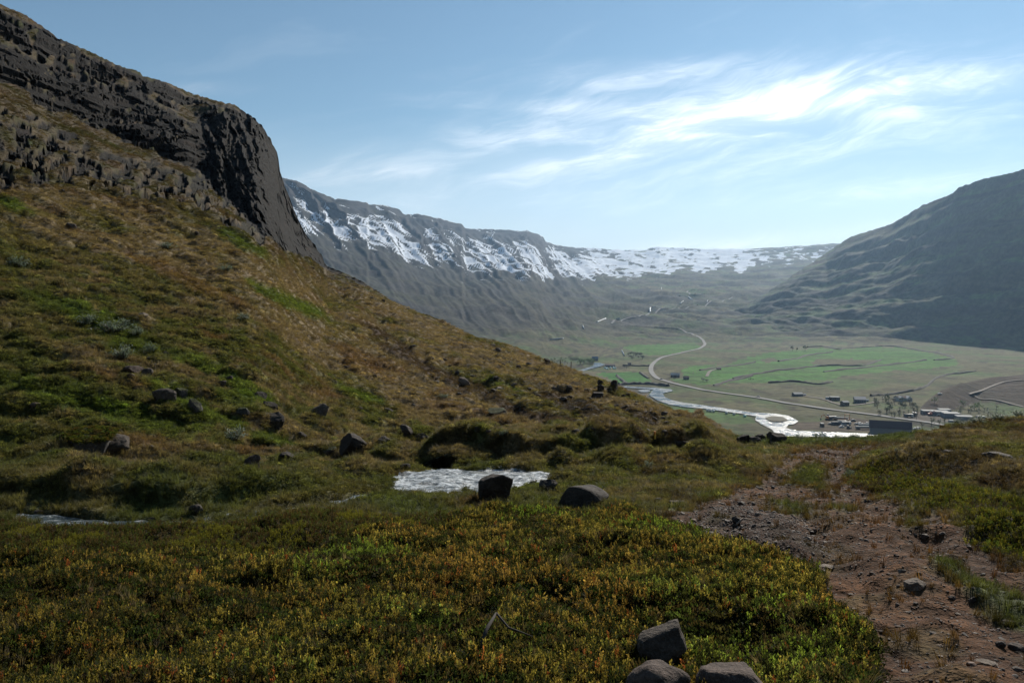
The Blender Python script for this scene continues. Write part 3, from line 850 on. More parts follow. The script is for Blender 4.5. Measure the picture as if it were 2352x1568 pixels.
snow = np.where(qv >= 1, np.maximum(snow, -0.2), snow)
vc = mixc(vc, C(.040, .038, .040), np.clip(cliffs + cliffs2, 0, 1) * 0.8)

def mat_valley():
    m = bpy.data.materials.new("valley_land")
    m.use_nodes = True
    t = NT(m.node_tree); b = m.node_tree.nodes["Principled BSDF"]
    a = t.n('ShaderNodeAttribute', attribute_name="col")
    sn = t.n('ShaderNodeAttribute', attribute_name="snow")
    pos = t.n('ShaderNodeNewGeometry').outputs['Position']
    f1 = t.noise(pos, 0.09, 4, 0.65)
    f2 = t.noise(pos, 0.016, 4, 0.6)
    k1 = t.math('MULTIPLY', t.ramp(f1, 0.25, 0.75, 0.6, 1.4), t.ramp(f2, 0.3, 0.7, 0.75, 1.25))
    sc = t.n('ShaderNodeVectorMath', operation='SCALE')
    t.put(sc.inputs[0], a.outputs['Color']); t.put(sc.inputs['Scale'], k1)
    sm = t.math('ADD', sn.outputs['Fac'], t.math('MULTIPLY', t.math('SUBTRACT', f2, 0.5), 0.5))
    sm = t.ramp(sm, -0.04, 0.16)
    t.put(b.inputs['Base Color'], t.mix(sm, sc.outputs[0], (0.62, 0.67, 0.74)))
    b.inputs['Roughness'].default_value = 0.95
    b.inputs['Specular IOR Level'].default_value = 0.08
    t.put(b.inputs['Normal'], t.bump(f1, 0.7, 3.0))
    return m
M_VALLEY = mat_valley()
me = val_s.mesh("valley_land")
add_color(me, "col", vc.reshape(-1, 3))
add_float(me, "snow", snow.ravel())
tag(link("terrain", me, M_VALLEY), "valley floor with meadows rising to snow-streaked mountains and a white plateau", kind="structure")

# ------------------------------------------------------------------ the shaded mountain on the right
MSKY = [(1380, 770), (1450, 765), (1520, 752), (1600, 742), (1660, 722), (1720, 697), (1780, 660), (1840, 620), (1900, 580), (1935, 556), (1955, 545), (2000, 530), (2045, 516), (2075, 500), (2120, 472), (2150, 460), (2188, 446), (2200, 432), (2225, 424), (2260, 412), (2300, 403), (2352, 391), (2450, 375), (2700, 350), (3400, 330)]
MSKYY = [(1380, 2300), (1600, 2650), (1720, 3150), (1900, 3600), (2000, 3350), (2200, 2600), (2352, 2300), (3400, 2050)]
MFOOT = [(1380, 792), (1500, 786), (1600, 783), (1700, 783), (1850, 785), (2000, 789), (2200, 793), (2352, 798), (2700, 806), (3400, 815)]
uM = np.concatenate([np.arange(1380, 2416, 3.0), np.linspace(2420, 3300, 22)])
um = uM[None]
mf = curve(uM, MFOOT); MYf = -(FLOOR - 4) * F / (mf - VH)
ms0 = curve(uM, MSKY)
jm = fbm(uM / 11, uM * 0, 301, 3) * 3.0
ms = ms0 + jm
MYs = curve(uM, MSKYY)
RM = 180
qm = np.linspace(0, 1, RM)[:, None]
vm = mf[None] + (ms0 - mf)[None] * qm + jm[None] * qm ** 16
Ym = 1 / ((1 / MYf)[None] + (1 / MYs - 1 / MYf)[None] * (1 - (1 - qm) ** 1.02))
xm = (um - UC) / F * Ym; zm = (VH - vm) / F * Ym
# benches that drop towards the head of the valley
dip = zm + (Ym - 2200) * 0.10 - xm * 0.06 + fbm(xm / 260, Ym / 260, 303, 3) * 38
lm = dip / 66.0; fm = lm - np.floor(lm)
bench = (np.floor(lm) + sstep(fm, 0.45, 0.95) - lm) * 66.0
zone = sstep(qm, 0.02, 0.18) * (1 - sstep(qm, 0.80, 1.0) * 0.85)
left = 1 - sstep(um, 1950, 2350)
zm2 = zm + zone * (bench * lerp(0.40, 0.62, left) * (0.5 + 0.9 * sstep(fbm(xm / 330, Ym / 330, 304, 2), -0.2, 0.3)) + fbm(xm / 170, Ym / 170, 305, 5) * 20 + (1 - 2 * np.abs(fbm((xm + Ym * .35) / 190, zm / 420, 307, 4))) * 16 + fbm((xm + Ym * .5) / 55, zm / 130, 308, 3) * 11 + fbm(xm / 40, (Ym + zm) / 40, 309, 3) * 6)
Ym3 = MYs[None] + np.array([[60.], [300.], [900.]])
XM = np.concatenate([xm, (um - UC) / F * Ym3], 0); YM = np.concatenate([Ym, Ym3], 0)
ZM = np.concatenate([zm2, np.repeat(zm2[-1:], 3, 0) + np.array([[-2.], [-15.], [-60.]])], 0)
mnt_s = Surf(np.stack([XM, YM, ZM], -1), uM)
na = fbm(XM / 120, YM / 120 + ZM / 60, 311, 4); nb = fbm(XM / 45, ZM / 25, 313, 4)
mc = np.zeros(XM.shape + (3,)) + C(.070, .070, .038)
mc = mixc(mc, C(.066, .098, .034), sstep(na, -0.15, 0.25))
mc = mixc(mc, C(.034, .030, .026), sstep(nb, 0.0, 0.3) * 0.8)
gm = np.concatenate([sstep(fm, 0.5, 0.65) * (1 - sstep(fm, 0.9, 1.0)), np.zeros_like(Ym3)], 0)
mc = mixc(mc, C(.050, .046, .042), gm * 0.6)
me = mnt_s.mesh("mountain_land")
add_color(me, "col", mc.reshape(-1, 3))
add_float(me, "snow", np.full(XM.size, -1.0))
tag(link("mountain", me, M_VALLEY), "steep mountain slope in shade rising on the right of the valley", kind="structure")

# ------------------------------------------------------------------ haze
def make_haze():
    bm = bmesh.new()
    bmesh.ops.create_cube(bm, size=1.0)
    me = bpy.data.meshes.new("haze")
    bm.to_mesh(me); bm.free()
    m = bpy.data.materials.new("valley_air")
    m.use_nodes = True
    nt = m.node_tree
    nt.nodes.clear()
    out = nt.nodes.new('ShaderNodeOutputMaterial')
    pv = nt.nodes.new('ShaderNodeVolumePrincipled')
    pv.inputs['Color'].default_value = (0.45, 0.69, 1.0, 1)
    pv.inputs['Density'].default_value = HAZE
    pv.inputs['Anisotropy'].default_value = 0.5
    nt.links.new(pv.outputs[0], out.inputs['Volume'])
    o = link("haze", me, m)
    o.scale = (17000, 9700, 1300)
    o.location = (1500, 4400, 500)
    tag(o, "thin blue haze filling the valley", kind="stuff")
HAZE = 4.2e-5
make_haze()

# ------------------------------------------------------------------ water close by
def mat_water(name, foam, wave, bump_s, scale, rough=0.10, foamcol=(0.80, 0.84, 0.86)):
    m = bpy.data.materials.new(name)
    m.use_nodes = True
    t = NT(m.node_tree); b = m.node_tree.nodes["Principled BSDF"]
    pos = t.n('ShaderNodeNewGeometry').outputs['Position']
    st_ = t.n('ShaderNodeMapping'); st_.inputs['Scale'].default_value = (1.0, 1.7, 1.0)
    t.put(st_.inputs['Vector'], pos)
    n1_ = t.noise(st_.outputs[0], scale, 5, 0.65, 0.8)
    n2_ = t.noise(st_.outputs[0], scale * 0.27, 4, 0.6, 0.4)
    f = t.ramp(t.math('ADD', t.math('MULTIPLY', n1_, 0.55), t.math('MULTIPLY', n2_, 0.45)), 0.60 - foam * 0.35, 0.80 - foam * 0.30)
    t.put(b.inputs['Base Color'], t.mix(f, (0.035, 0.050, 0.052), foamcol))
    t.put(b.inputs['Roughness'], t.ramp(f, 0.0, 1.0, rough, 0.55))
    b.inputs['IOR'].default_value = 1.33
    t.put(b.inputs['Normal'], t.bump(n1_, bump_s, wave))
    return m
M_STREAM = mat_water("stream_water", 0.30, 0.03, 1.0, 14.0, 0.30)
M_POOL = mat_water("pool_water", 0.50, 0.04, 1.0, 12.0, 0.30)

def ribbon_verts(pts, width, zoff=0.0, n=None):
    """densify a 3D polyline (Catmull-Rom) and give left and right edges"""
    P_ = [Vector(p) for p in pts]
    out = []
    for i in range(len(P_) - 1):
        a = P_[max(i - 1, 0)]; b = P_[i]; c = P_[i + 1]; d = P_[min(i + 2, len(P_) - 1)]
        k_ = n or 6
        for j in range(k_):
            t = j / k_
            out.append(0.5 * ((2 * b) + (c - a) * t + (2 * a - 5 * b + 4 * c - d) * t * t + (3 * b - a - 3 * c + d) * t ** 3))
    out.append(P_[-1])
    L, R = [], []
    for i, p in enumerate(out):
        d = out[min(i + 1, len(out) - 1)] - out[max(i - 1, 0)]
        d.z = 0
        nrm = Vector((-d.y, d.x, 0)).normalized()
        w_ = width(i / (len(out) - 1)) if callable(width) else width
        L.append(p + nrm * w_ * 0.5 + Vector((0, 0, zoff))); R.append(p - nrm * w_ * 0.5 + Vector((0, 0, zoff)))
    return L, R

def ribbon(name, pts, width, mat, zoff=0.0, n=None, across=1, wave=0.0, seed=0):
    L, R = ribbon_verts(pts, width, zoff, n)
    V, Fc = [], []
    m_ = across + 1
    for i in range(len(L)):
        for j in range(m_):
            p = L[i].lerp(R[i], j / across)
            if wave:
                p.z += wave * float(perlin(np.array(p.x * 3.1), np.array(p.y * 3.1), seed)) + wave * 0.5 * float(perlin(np.array(p.x * 8), np.array(p.y * 8), seed + 1))
            V.append(p)
    for i in range(len(L) - 1):
        for j in range(across):
            a = i * m_ + j
            Fc.append((a + 1, a, a + m_, a + m_ + 1))
    return link(name, mesh_from(name, V, Fc), mat)

sp3 = [(p[0], p[1], float(z) + 0.015) for p, z in zip(SP, SZ)]
tag(ribbon("stream", sp3, lambda t: 0.46 + 0.10 * math.sin(t * 23), M_STREAM, 0.0, 8, 6, 0.03, 3), "narrow stream running between the heath and the grassy bank", kind="structure")
fp3 = [(p[0], p[1], float(z) + 0.0) for p, z in zip(FP, FZ)]
fp3[0] = (fp3[0][0], fp3[0][1], POOL_Z + 0.03)
tag(ribbon("stream", fp3, 0.55, M_STREAM, 0.0, 8, 6, 0.03, 7), "small brook tumbling from the slope into the white pool", kind="structure")

def pool_mesh():
    xs = np.arange(min(p[0] for p in PP) - .15, max(p[0] for p in PP) + .15, 0.045)
    ys = np.arange(min(p[1] for p in PP) - .15, max(p[1] for p in PP) + .15, 0.045)
    gx, gy = np.meshgrid(xs, ys)
    gz = POOL_Z + fbm(gx / 0.45 + gy / 1.6, gy / 0.28, 401, 3) * 0.055 + fbm(gx / 0.14, gy / 0.10, 403, 2) * 0.02
    d_, _ = polydist(gx, gy, PP + [PP[0]])
    keep = inpoly(gx, gy, PP) | (d_ < 0.12)
    i = np.arange(gx.size).reshape(gx.shape)
    kq = keep[:-1, :-1] & keep[1:, 1:] & keep[1:, :-1] & keep[:-1, 1:]
    q_ = np.stack([i[:-1, :-1], i[:-1, 1:], i[1:, 1:], i[1:, :-1]], -1)[kq]
    return mesh_from("pool", np.stack([gx, gy, gz], -1).reshape(-1, 3), q_)
tag(link("water", pool_mesh(), M_POOL), "foaming white pool of the stream below the bluff", kind="structure")


# ------------------------------------------------------------------ plants: small prototype meshes scattered as ground cover
def mat_leaf(name, trans=0.45, var=0.25, spec=0.3):
    m = bpy.data.materials.new(name)
    m.use_nodes = True
    nt = m.node_tree
    nt.nodes.clear()
    t = NT(nt)
    out = t.n('ShaderNodeOutputMaterial')
    at = t.n('ShaderNodeAttribute', attribute_name="tint", attribute_type='INSTANCER')
    vr = t.n('ShaderNodeAttribute', attribute_name="lv", attribute_type='GEOMETRY')
    sc = t.n('ShaderNodeVectorMath', operation='SCALE')
    t.put(sc.inputs[0], at.outputs['Color'])
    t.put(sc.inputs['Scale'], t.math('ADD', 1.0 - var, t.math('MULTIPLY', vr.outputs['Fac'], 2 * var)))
    d = t.n('ShaderNodeBsdfPrincipled')
    t.put(d.inputs['Base Color'], sc.outputs[0])
    d.inputs['Roughness'].default_value = 0.7
    d.inputs['Specular IOR Level'].default_value = spec
    tr = t.n('ShaderNodeBsdfTranslucent')
    t.put(tr.inputs['Color'], t.mix(1.0, sc.outputs[0], (1.5, 1.45, 0.8), 'MULTIPLY'))
    mx = t.n('ShaderNodeMixShader')
    mx.inputs[0].default_value = trans
    nt.links.new(d.outputs[0], mx.inputs[1]); nt.links.new(tr.outputs[0], mx.inputs[2])
    nt.links.new(mx.outputs[0], out.inputs[0])
    return m
M_LEAF = mat_leaf("leaf", 0.5, 0.45, 0.08)
M_BLADE = mat_leaf("grass_blade", 0.35, 0.35, 0.15)

def proto(name, V, Fc, lv, mat):
    me = bpy.data.meshes.new(name)
    me.from_pydata([tuple(v) for v in V], [], Fc)
    a = me.attributes.new("lv", 'FLOAT', 'POINT')
    a.data.foreach_set("value", np.asarray(lv, np.float32))
    me.materials.append(mat)
    me.update()
    return bpy.data.objects.new(name, me)

def add_leaf(V, Fc, lv, base, direction, up, length, width, val):
    """a leaf folded along its midrib: four triangles"""
    d = direction.normalized(); side = d.cross(up)
    if side.length < 1e-4: side = Vector((1, 0, 0))
    side.normalize(); n_ = side.cross(d)
    i = len(V)
    V += [base, base + d * length * .5 + side * width * .5 + n_ * width * .18, base + d * length, base + d * length * .5 - side * width * .5 + n_ * width * .18, base + d * length * .52]
    Fc += [(i, i + 1, i + 4), (i + 1, i + 2, i + 4), (i + 2, i + 3, i + 4), (i + 3, i, i + 4)]
    lv += [val] * 5

def proto_sprig(r):
    """upright dwarf-shrub shoot with small leaves, one unit tall"""
    V, Fc, lv = [], [], []
    for s_ in range(r.choice((2, 3, 3))):
        a0 = r.uniform(0, 6.28); lean = r.uniform(.05, .4)
        top = Vector((math.cos(a0) * lean, math.sin(a0) * lean, r.uniform(.7, 1.0)))
        w_ = .012
        i = len(V)
        V += [Vector((-w_, 0, 0)), Vector((w_, 0, 0)), top]
        Fc.append((i, i + 1, i + 2)); lv += [0.0, 0.0, 0.3]
        for k_ in range(10):
            t = .30 + .70 * (k_ + r.random() * .6) / 10
            b_ = top * t
            a1 = k_ * 2.4 + a0 + r.uniform(-.4, .4)
            el = r.uniform(.5, 1.3)
            d = Vector((math.cos(a1) * math.cos(el), math.sin(a1) * math.cos(el), math.sin(el)))
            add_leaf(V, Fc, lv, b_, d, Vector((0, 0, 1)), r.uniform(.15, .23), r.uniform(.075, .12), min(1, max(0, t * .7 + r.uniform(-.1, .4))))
    return V, Fc, lv

def add_blade(V, Fc, lv, base, az, lean, h, w_, droop, val):
    side = Vector((-math.sin(az), math.cos(az), 0)) * w_
    out_ = Vector((math.cos(az), math.sin(az), 0))
    p1_ = base + out_ * lean * h * .35 + Vector((0, 0, h * .6))
    p2_ = base + out_ * lean * h + Vector((0, 0, h * (1 - droop)))
    i = len(V)
    V += [base - side, base + side, p1_ + side * .7, p1_ - side * .7, p2_]
    Fc += [(i, i + 1, i + 2, i + 3), (i + 3, i + 2, i + 4)]
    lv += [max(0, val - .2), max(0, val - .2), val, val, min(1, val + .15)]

def proto_tuft(r, n_, spread, lean, droop, wid):
    V, Fc, lv = [], [], []
    for k_ in range(n_):
        a = r.uniform(0, 6.28); rr = spread * math.sqrt(r.random())
        b_ = Vector((math.cos(a) * rr, math.sin(a) * rr, -.03))
        add_blade(V, Fc, lv, b_, a + r.uniform(-.9, .9), r.uniform(.1, 1) * lean, r.uniform(.5, 1.0), wid * r.uniform(.7, 1.2), r.uniform(0, droop), r.random())
    return V, Fc, lv

def proto_cushion(r, n_=80):
    """low dome of small leaves, radius one"""
    V, Fc, lv = [], [], []
    for k_ in range(n_):
        a = r.uniform(0, 6.28); rr = math.sqrt(r.random())
        z_ = .50 * math.sqrt(max(0, 1 - rr * rr)) * r.uniform(.45, 1.15)
        b_ = Vector((math.cos(a) * rr, math.sin(a) * rr, z_))
        el = r.uniform(.1, 1.3)
        d = Vector((math.cos(a + r.uniform(-1, 1)) * math.cos(el), math.sin(a + r.uniform(-1, 1)) * math.cos(el), math.sin(el)))
        add_leaf(V, Fc, lv, b_, d, Vector((0, 0, 1)), r.uniform(.22, .34), r.uniform(.12, .2), r.random())
    return V, Fc, lv

def collection_of(name, objs):
    c = bpy.data.collections.new(name)
    for o in objs:
        c.objects.link(o)
    return c
pr = random.Random(3)
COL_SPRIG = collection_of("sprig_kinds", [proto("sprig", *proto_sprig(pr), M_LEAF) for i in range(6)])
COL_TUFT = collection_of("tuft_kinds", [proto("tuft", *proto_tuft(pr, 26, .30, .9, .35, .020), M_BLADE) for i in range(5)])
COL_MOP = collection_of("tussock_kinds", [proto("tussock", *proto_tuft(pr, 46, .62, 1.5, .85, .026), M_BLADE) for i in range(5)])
COL_CUSH = collection_of("cushion_kinds", [proto("cushion", *proto_cushion(pr), M_LEAF) for i in range(5)])

def scatter_object(name, coll, pos, rot, scl, tint, label, nkinds):
    me = bpy.data.meshes.new(name + "_points")
    n_ = len(pos)
    me.vertices.add(n_)
    me.vertices.foreach_set("co", np.asarray(pos, np.float32).ravel())
    a = me.attributes.new("rot", 'FLOAT_VECTOR', 'POINT'); a.data.foreach_set("vector", np.asarray(rot, np.float32).ravel())
    a = me.attributes.new("scl", 'FLOAT_VECTOR', 'POINT'); a.data.foreach_set("vector", np.asarray(scl, np.float32).ravel())
    add_color(me, "tint", np.asarray(tint, np.float32))
    a = me.attributes.new("pick", 'INT', 'POINT'); a.data.foreach_set("value", rng.integers(0, nkinds, n_).astype(np.int32))
    me.update()
    o = link(name, me)
    ng = bpy.data.node_groups.new(name, 'GeometryNodeTree')
    ng.interface.new_socket(name="Geometry", in_out='INPUT', socket_type='NodeSocketGeometry')
    ng.interface.new_socket(name="Geometry", in_out='OUTPUT', socket_type='NodeSocketGeometry')
    gi = ng.nodes.new('NodeGroupInput'); go = ng.nodes.new('NodeGroupOutput')
    ci = ng.nodes.new('GeometryNodeCollectionInfo')
    ci.inputs['Collection'].default_value = coll
    ci.inputs['Separate Children'].default_value = True
    ci.inputs['Reset Children'].default_value = True
    ip = ng.nodes.new('GeometryNodeInstanceOnPoints')
    ip.inputs['Pick Instance'].default_value = True
    def attr(nm, dt):
        nd = ng.nodes.new('GeometryNodeInputNamedAttribute'); nd.data_type = dt
        nd.inputs['Name'].default_value = nm
        return nd.outputs['Attribute']
    ng.links.new(gi.outputs[0], ip.inputs['Points'])
    ng.links.new(ci.outputs[0], ip.inputs['Instance'])
    ng.links.new(attr("pick", 'INT'), ip.inputs['Instance Index'])
    e2r = ng.nodes.new('FunctionNodeEulerToRotation')
    ng.links.new(attr("rot", 'FLOAT_VECTOR'), e2r.inputs[0])
    ng.links.new(e2r.outputs[0], ip.inputs['Rotation'])
    ng.links.new(attr("scl", 'FLOAT_VECTOR'), ip.inputs['Scale'])
    ng.links.new(ip.outputs[0], go.inputs[0])
    md = o.modifiers.new("scatter", 'NODES')
    md.node_group = ng
    tag(o, label, kind="stuff")
    return o

# cells of the near sheet: centre, area, picture position
Pc = P_near
ex = Pc[:-1, 1:] - Pc[:-1, :-1]; ey = Pc[1:, :-1] - Pc[:-1, :-1]
cell_area = np.linalg.norm(np.cross(ex, ey), axis=-1)
def mid4(a): return 0.25 * (a[:-1, :-1] + a[1:, :-1] + a[:-1, 1:] + a[1:, 1:])
cY = mid4(Y); cU = mid4(UG); cV = mid4(VG); cZ = mid4(Z); cX = mid4(X)
c_rk, c_dirt, c_wet, c_heath, c_tall, c_rh, c_gr, c_hill = (mid4(a) for a in (rk, dirt, wet, heath, tall, rheath, gr * np.ones_like(X), hillw))
seen = (cY > 3.0) & (cU > -140) & (cU < 2500)
seen[-N3 - 1:] = False
nzc = np.cross(ex, ey); nzc /= np.linalg.norm(nzc, axis=-1, keepdims=True) + 1e-9

def sample(weight, n_):
    w_ = np.where(seen, weight * cell_area, 0).ravel()
    cs_ = np.cumsum(w_)
    idx = np.searchsorted(cs_, rng.random(n_) * cs_[-1])
    idx = np.minimum(idx, len(cs_) - 1)
    r_, c_ = np.unravel_index(idx, cell_area.shape)
    a = rng.random(n_)[:, None]; b = rng.random(n_)[:, None]
    p = (Pc[r_, c_] * (1 - a) + Pc[r_, c_ + 1] * a) * (1 - b) + (Pc[r_ + 1, c_] * (1 - a) + Pc[r_ + 1, c_ + 1] * a) * b
    return p, r_, c_

def rots(n_, tilt):
    return np.stack([rng.normal(0, tilt, n_), rng.normal(0, tilt, n_), rng.random(n_) * 6.283], -1)

def scl3(s_, zvar=0.25):
    s_ = np.asarray(s_)
    return np.stack([s_, s_, s_ * (1 + rng.normal(0, zvar, len(s_)).clip(-.5, .6))], -1)

# rocks keep the plants off them: filled in once the boulders are placed
# 1. tall bilberry heath in the foreground
def heath_tint(p):
    g_ = fbm(p[:, 0] / 1.1, p[:, 1] / 1.1, 501, 3); g2_ = fbm(p[:, 0] / 0.35, p[:, 1] / 0.35, 503, 2)
    px = UC + F * p[:, 0] / p[:, 1]
    orange = sstep(g_ + g2_ * 0.6 + rng.normal(0, .16, len(p)), -0.05, 0.45)
    green = sstep(fbm(p[:, 0] / 1.6 + 7, p[:, 1] / 1.6, 505, 3) + rng.normal(0, .12, len(p)), 0.20, 0.46)
    base = np.array([.160, .130, .036]) + np.zeros((len(p), 3))
    base = base + (np.array([.190, .105, .036]) - base) * orange[:, None] * 0.5
    base = base + (np.array([.110, .145, .036]) - base) * green[:, None] * 0.9
    py_ = VH - F * z0(p[:, 1]) / p[:, 1]
    def at_(u0, v0, ru, rv): return np.exp(-((px - u0) / ru) ** 2 - ((py_ - v0) / rv) ** 2) > rng.uniform(.25, .8, len(p))
    gsel = at_(800, 1300, 170, 50) | at_(1780, 1500, 190, 70) | at_(1560, 1235, 160, 30) | at_(1250, 1190, 120, 18)
    osel = at_(1080, 1340, 230, 60) | at_(960, 1225, 120, 22) | at_(1900, 1420, 80, 60) | at_(1350, 1420, 160, 50)
    base = np.where(gsel[:, None], np.array([.115, .155, .030]), np.where(osel[:, None], np.array([.170, .108, .034]), base))
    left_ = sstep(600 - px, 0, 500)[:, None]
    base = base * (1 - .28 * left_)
    br = np.exp(rng.normal(-.05, .30, len(p)))[:, None]
    red = (rng.random(len(p)) < .05)[:, None]
    base = np.where(red, np.array([.16, .055, .022]), base)
    dark = (rng.random(len(p)) < .46)[:, None]
    return np.where(dark, np.array([.026, .030, .012]), base) * br
gap = (sstep(fbm(cX / 0.40, cY / 0.40, 511, 3), -0.25, 0.15) * 0.92 + 0.08) * (0.35 + 0.65 * sstep(fbm(cX / 1.5, cY / 1.1, 512, 3), -0.32, 0.05))
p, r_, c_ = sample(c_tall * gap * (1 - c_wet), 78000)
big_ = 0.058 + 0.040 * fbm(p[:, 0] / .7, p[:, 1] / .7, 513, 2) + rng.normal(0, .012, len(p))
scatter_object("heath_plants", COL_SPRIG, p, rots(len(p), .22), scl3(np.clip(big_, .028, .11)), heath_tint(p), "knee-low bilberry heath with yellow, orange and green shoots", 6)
# crowberry mats and dead blades among the bilberry
p, r_, c_ = sample(c_tall * (1 - c_wet) * (1.15 - gap), 15000)
tt = np.array([[.024, .034, .012], [.040, .036, .016], [.034, .048, .014], [.055, .040, .020]])[rng.integers(0, 4, len(p))] * np.exp(rng.normal(0, .25, len(p)))[:, None]
scatter_object("heath_plants", COL_CUSH, p, rots(len(p), .3), scl3(rng.uniform(.03, .075, len(p)), .3), tt, "dark crowberry mats between the bilberry shoots", 5)
p, r_, c_ = sample(c_tall * (1 - c_wet) * sstep(fbm(cX / .9, cY / .9, 519, 2), -.1, .3), 2600)
scatter_object("grass", COL_TUFT, p, rots(len(p), .4), scl3(rng.uniform(.05, .12, len(p))) * np.array([.5, .5, 1]), np.array([.15, .115, .07]) * np.exp(rng.normal(0, .3, len(p)))[:, None], "dry grass blades standing in the heath", 5)
# 2. low dark heath between the tall heath and the stream
lowh = np.clip(c_heath - c_tall, 0, 1) * (1 - c_wet)
p, r_, c_ = sample(lowh, 16000)
tt = np.where((rng.random(len(p)) < .45)[:, None], np.array([.055, .038, .018]), np.array([.046, .054, .016])) * np.exp(rng.normal(0, .3, len(p)))[:, None]
tt = np.where((fbm(p[:, 0] / .6, p[:, 1] / .6, 515, 2) > .18)[:, None], np.array([.100, .095, .018]), tt)
scatter_object("heath_plants", COL_SPRIG, p, rots(len(p), .35), scl3(rng.uniform(.035, .07, len(p))), tt, "low brownish heath between the stream and the tall shrubs", 6)
# 3. yellow-green bilberry beside the track
p, r_, c_ = sample(c_rh * (0.2 + 0.8 * sstep(fbm(cX / .5, cY / .5, 517, 2), -.2, .1)), 9000)
tt = np.where((rng.random(len(p)) < .6)[:, None], np.array([.092, .086, .017]), np.array([.042, .056, .014])) * np.exp(rng.normal(0, .25, len(p)))[:, None]
scatter_object("heath_plants", COL_SPRIG, p, rots(len(p), .25), scl3(rng.uniform(.035, .075, len(p))), tt, "yellow-green bilberry along the right side of the track", 6)

# 4. grass near by (banks, sward, track verge)
def grid_tint(r_, c_, var, mul=1.0):
    t_ = mid_col[r_, c_] * mul
    return t_ * np.exp(rng.normal(0, var, len(r_)))[:, None]
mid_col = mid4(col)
rk_wide = np.maximum(c_rk, 0)
rk_wide = smooth_rows(smooth_rows(rk_wide, 2).T, 2).T
upperz = np.concatenate([np.zeros((NB + N1 - 1, nC - 1)), 0 * cY[NB + N1 - 1:NB + N1], mid4(np.concatenate([upper, upper[-1:]], 0))[:N2 - 1], np.zeros((N3, nC - 1))], 0)[:cY.shape[0]]
nearw = np.clip(1 - c_dirt * 1.1, 0.012, 1) * (1 - np.clip(c_heath, 0, 1) * 0.82) * (1 - np.clip(c_rh, 0, 1) * 0.5) * (1 - c_wet) * (1 - sstep(rk_wide, .05, .25)) * (1 - 0.55 * upperz)
dens = nearw * np.clip(12.0 / cY, 0, 1.6) ** 1.7 * (cY < 32)
p, r_, c_ = sample(dens, 70000)
s_ = np.clip(0.045 + 0.0042 * p[:, 1], .05, .17) * rng.uniform(.6, 1.4, len(p))
tn = grid_tint(r_, c_, .3, 1.15)
scatter_object("grass", COL_TUFT, p, rots(len(p), .25), scl3(s_), tn, "short grass on the banks and along the track", 5)
# 5. drooping dead-grass tussocks
c_tus = mid4(tus)
dens = nearw * (cY > 9) * np.clip(22.0 / cY, 0, 1.3) ** 1.75 * (1 - c_gr) * (0.25 + 0.75 * sstep(c_tus, 0.3, 0.8)) * (0.25 + 0.75 * sstep(mid_col[..., 0] - mid_col[..., 1], 0.0, 0.05))
p, r_, c_ = sample(dens, 75000)
s_ = np.clip(.05 + p[:, 1] * .0034, .09, .44) * rng.uniform(.6, 1.3, len(p))
scatter_object("grass", COL_MOP, p, rots(len(p), .3), scl3(s_ * 1.0, .2) * np.array([1, 1, .55]), grid_tint(r_, c_, .34, 1.15), "drooping dry grass tussocks over the hillside", 5)
# 6. leafy cushions of heath on the slope
dens = nearw * (cY > 10) * np.clip(22.0 / cY, 0, 1.3) ** 1.75 * (0.15 + 0.85 * sstep(mid_col[..., 1] - mid_col[..., 0] * 0.85, -0.02, 0.02))
p, r_, c_ = sample(dens, 70000)
s_ = np.clip(.035 + p[:, 1] * .0024, .06, .32) * rng.uniform(.6, 1.35, len(p))
scatter_object("heath_plants", COL_CUSH, p, rots(len(p), .3), scl3(s_, .2), grid_tint(r_, c_, .32, 1.05), "green and rusty heath cushions on the slope", 5)

# 7. gravel on the track
M_PEB = bpy.data.materials.new("pebble")
M_PEB.use_nodes = True
_t = NT(M_PEB.node_tree); _b = M_PEB.node_tree.nodes["Principled BSDF"]
_a = _t.n('ShaderNodeAttribute', attribute_name="tint", attribute_type='INSTANCER')
_t.put(_b.inputs['Base Color'], _a.outputs['Color']); _b.inputs['Roughness'].default_value = .8
def proto_pebble(r):
    bm = bmesh.new()
    bmesh.ops.create_icosphere(bm, subdivisions=2, radius=1.0)
    fl = r.uniform(.3, .7)
    pl = [(Vector((r.gauss(0, 1), r.gauss(0, 1), r.gauss(0, 1))).normalized(), r.uniform(.45, .8)) for _ in range(7)]
    for v in bm.verts:
        for n_, d_ in pl:
            k_ = v.co.dot(n_) - d_
            if k_ > 0: v.co -= n_ * k_
        v.co.z *= fl
    me = bpy.data.meshes.new("pebble"); bm.to_mesh(me); bm.free()
    me.materials.append(M_PEB)
    return bpy.data.objects.new("pebble", me)
COL_PEB = collection_of("pebble_kinds", [proto_pebble(pr) for i in range(5)])
patch = 0.4 + 0.9 * inpoly(cU, cV, [(1540, 1200), (1690, 1150), (1830, 1160), (1960, 1270), (1900, 1320), (1700, 1255)])
p, r_, c_ = sample(c_dirt * np.clip(9.0 / cY, 0, 2) ** 1.2 * patch * (cY < 22), 15000)
s_ = np.exp(rng.normal(math.log(.0062), .55, len(p))) * np.clip(p[:, 1] / 7, .7, 2.0)
gt = (np.array([[.080, .058, .042], [.120, .088, .064], [.040, .026, .018], [.09, .046, .026]])[rng.integers(0, 4, len(p))]) * np.exp(rng.normal(0, .25, len(p)))[:, None]
scatter_object("gravel", COL_PEB, p, rots(len(p), .3), scl3(np.clip(s_, .003, .05), .2), gt, "small stones and gravel scattered on the dirt track", 5)

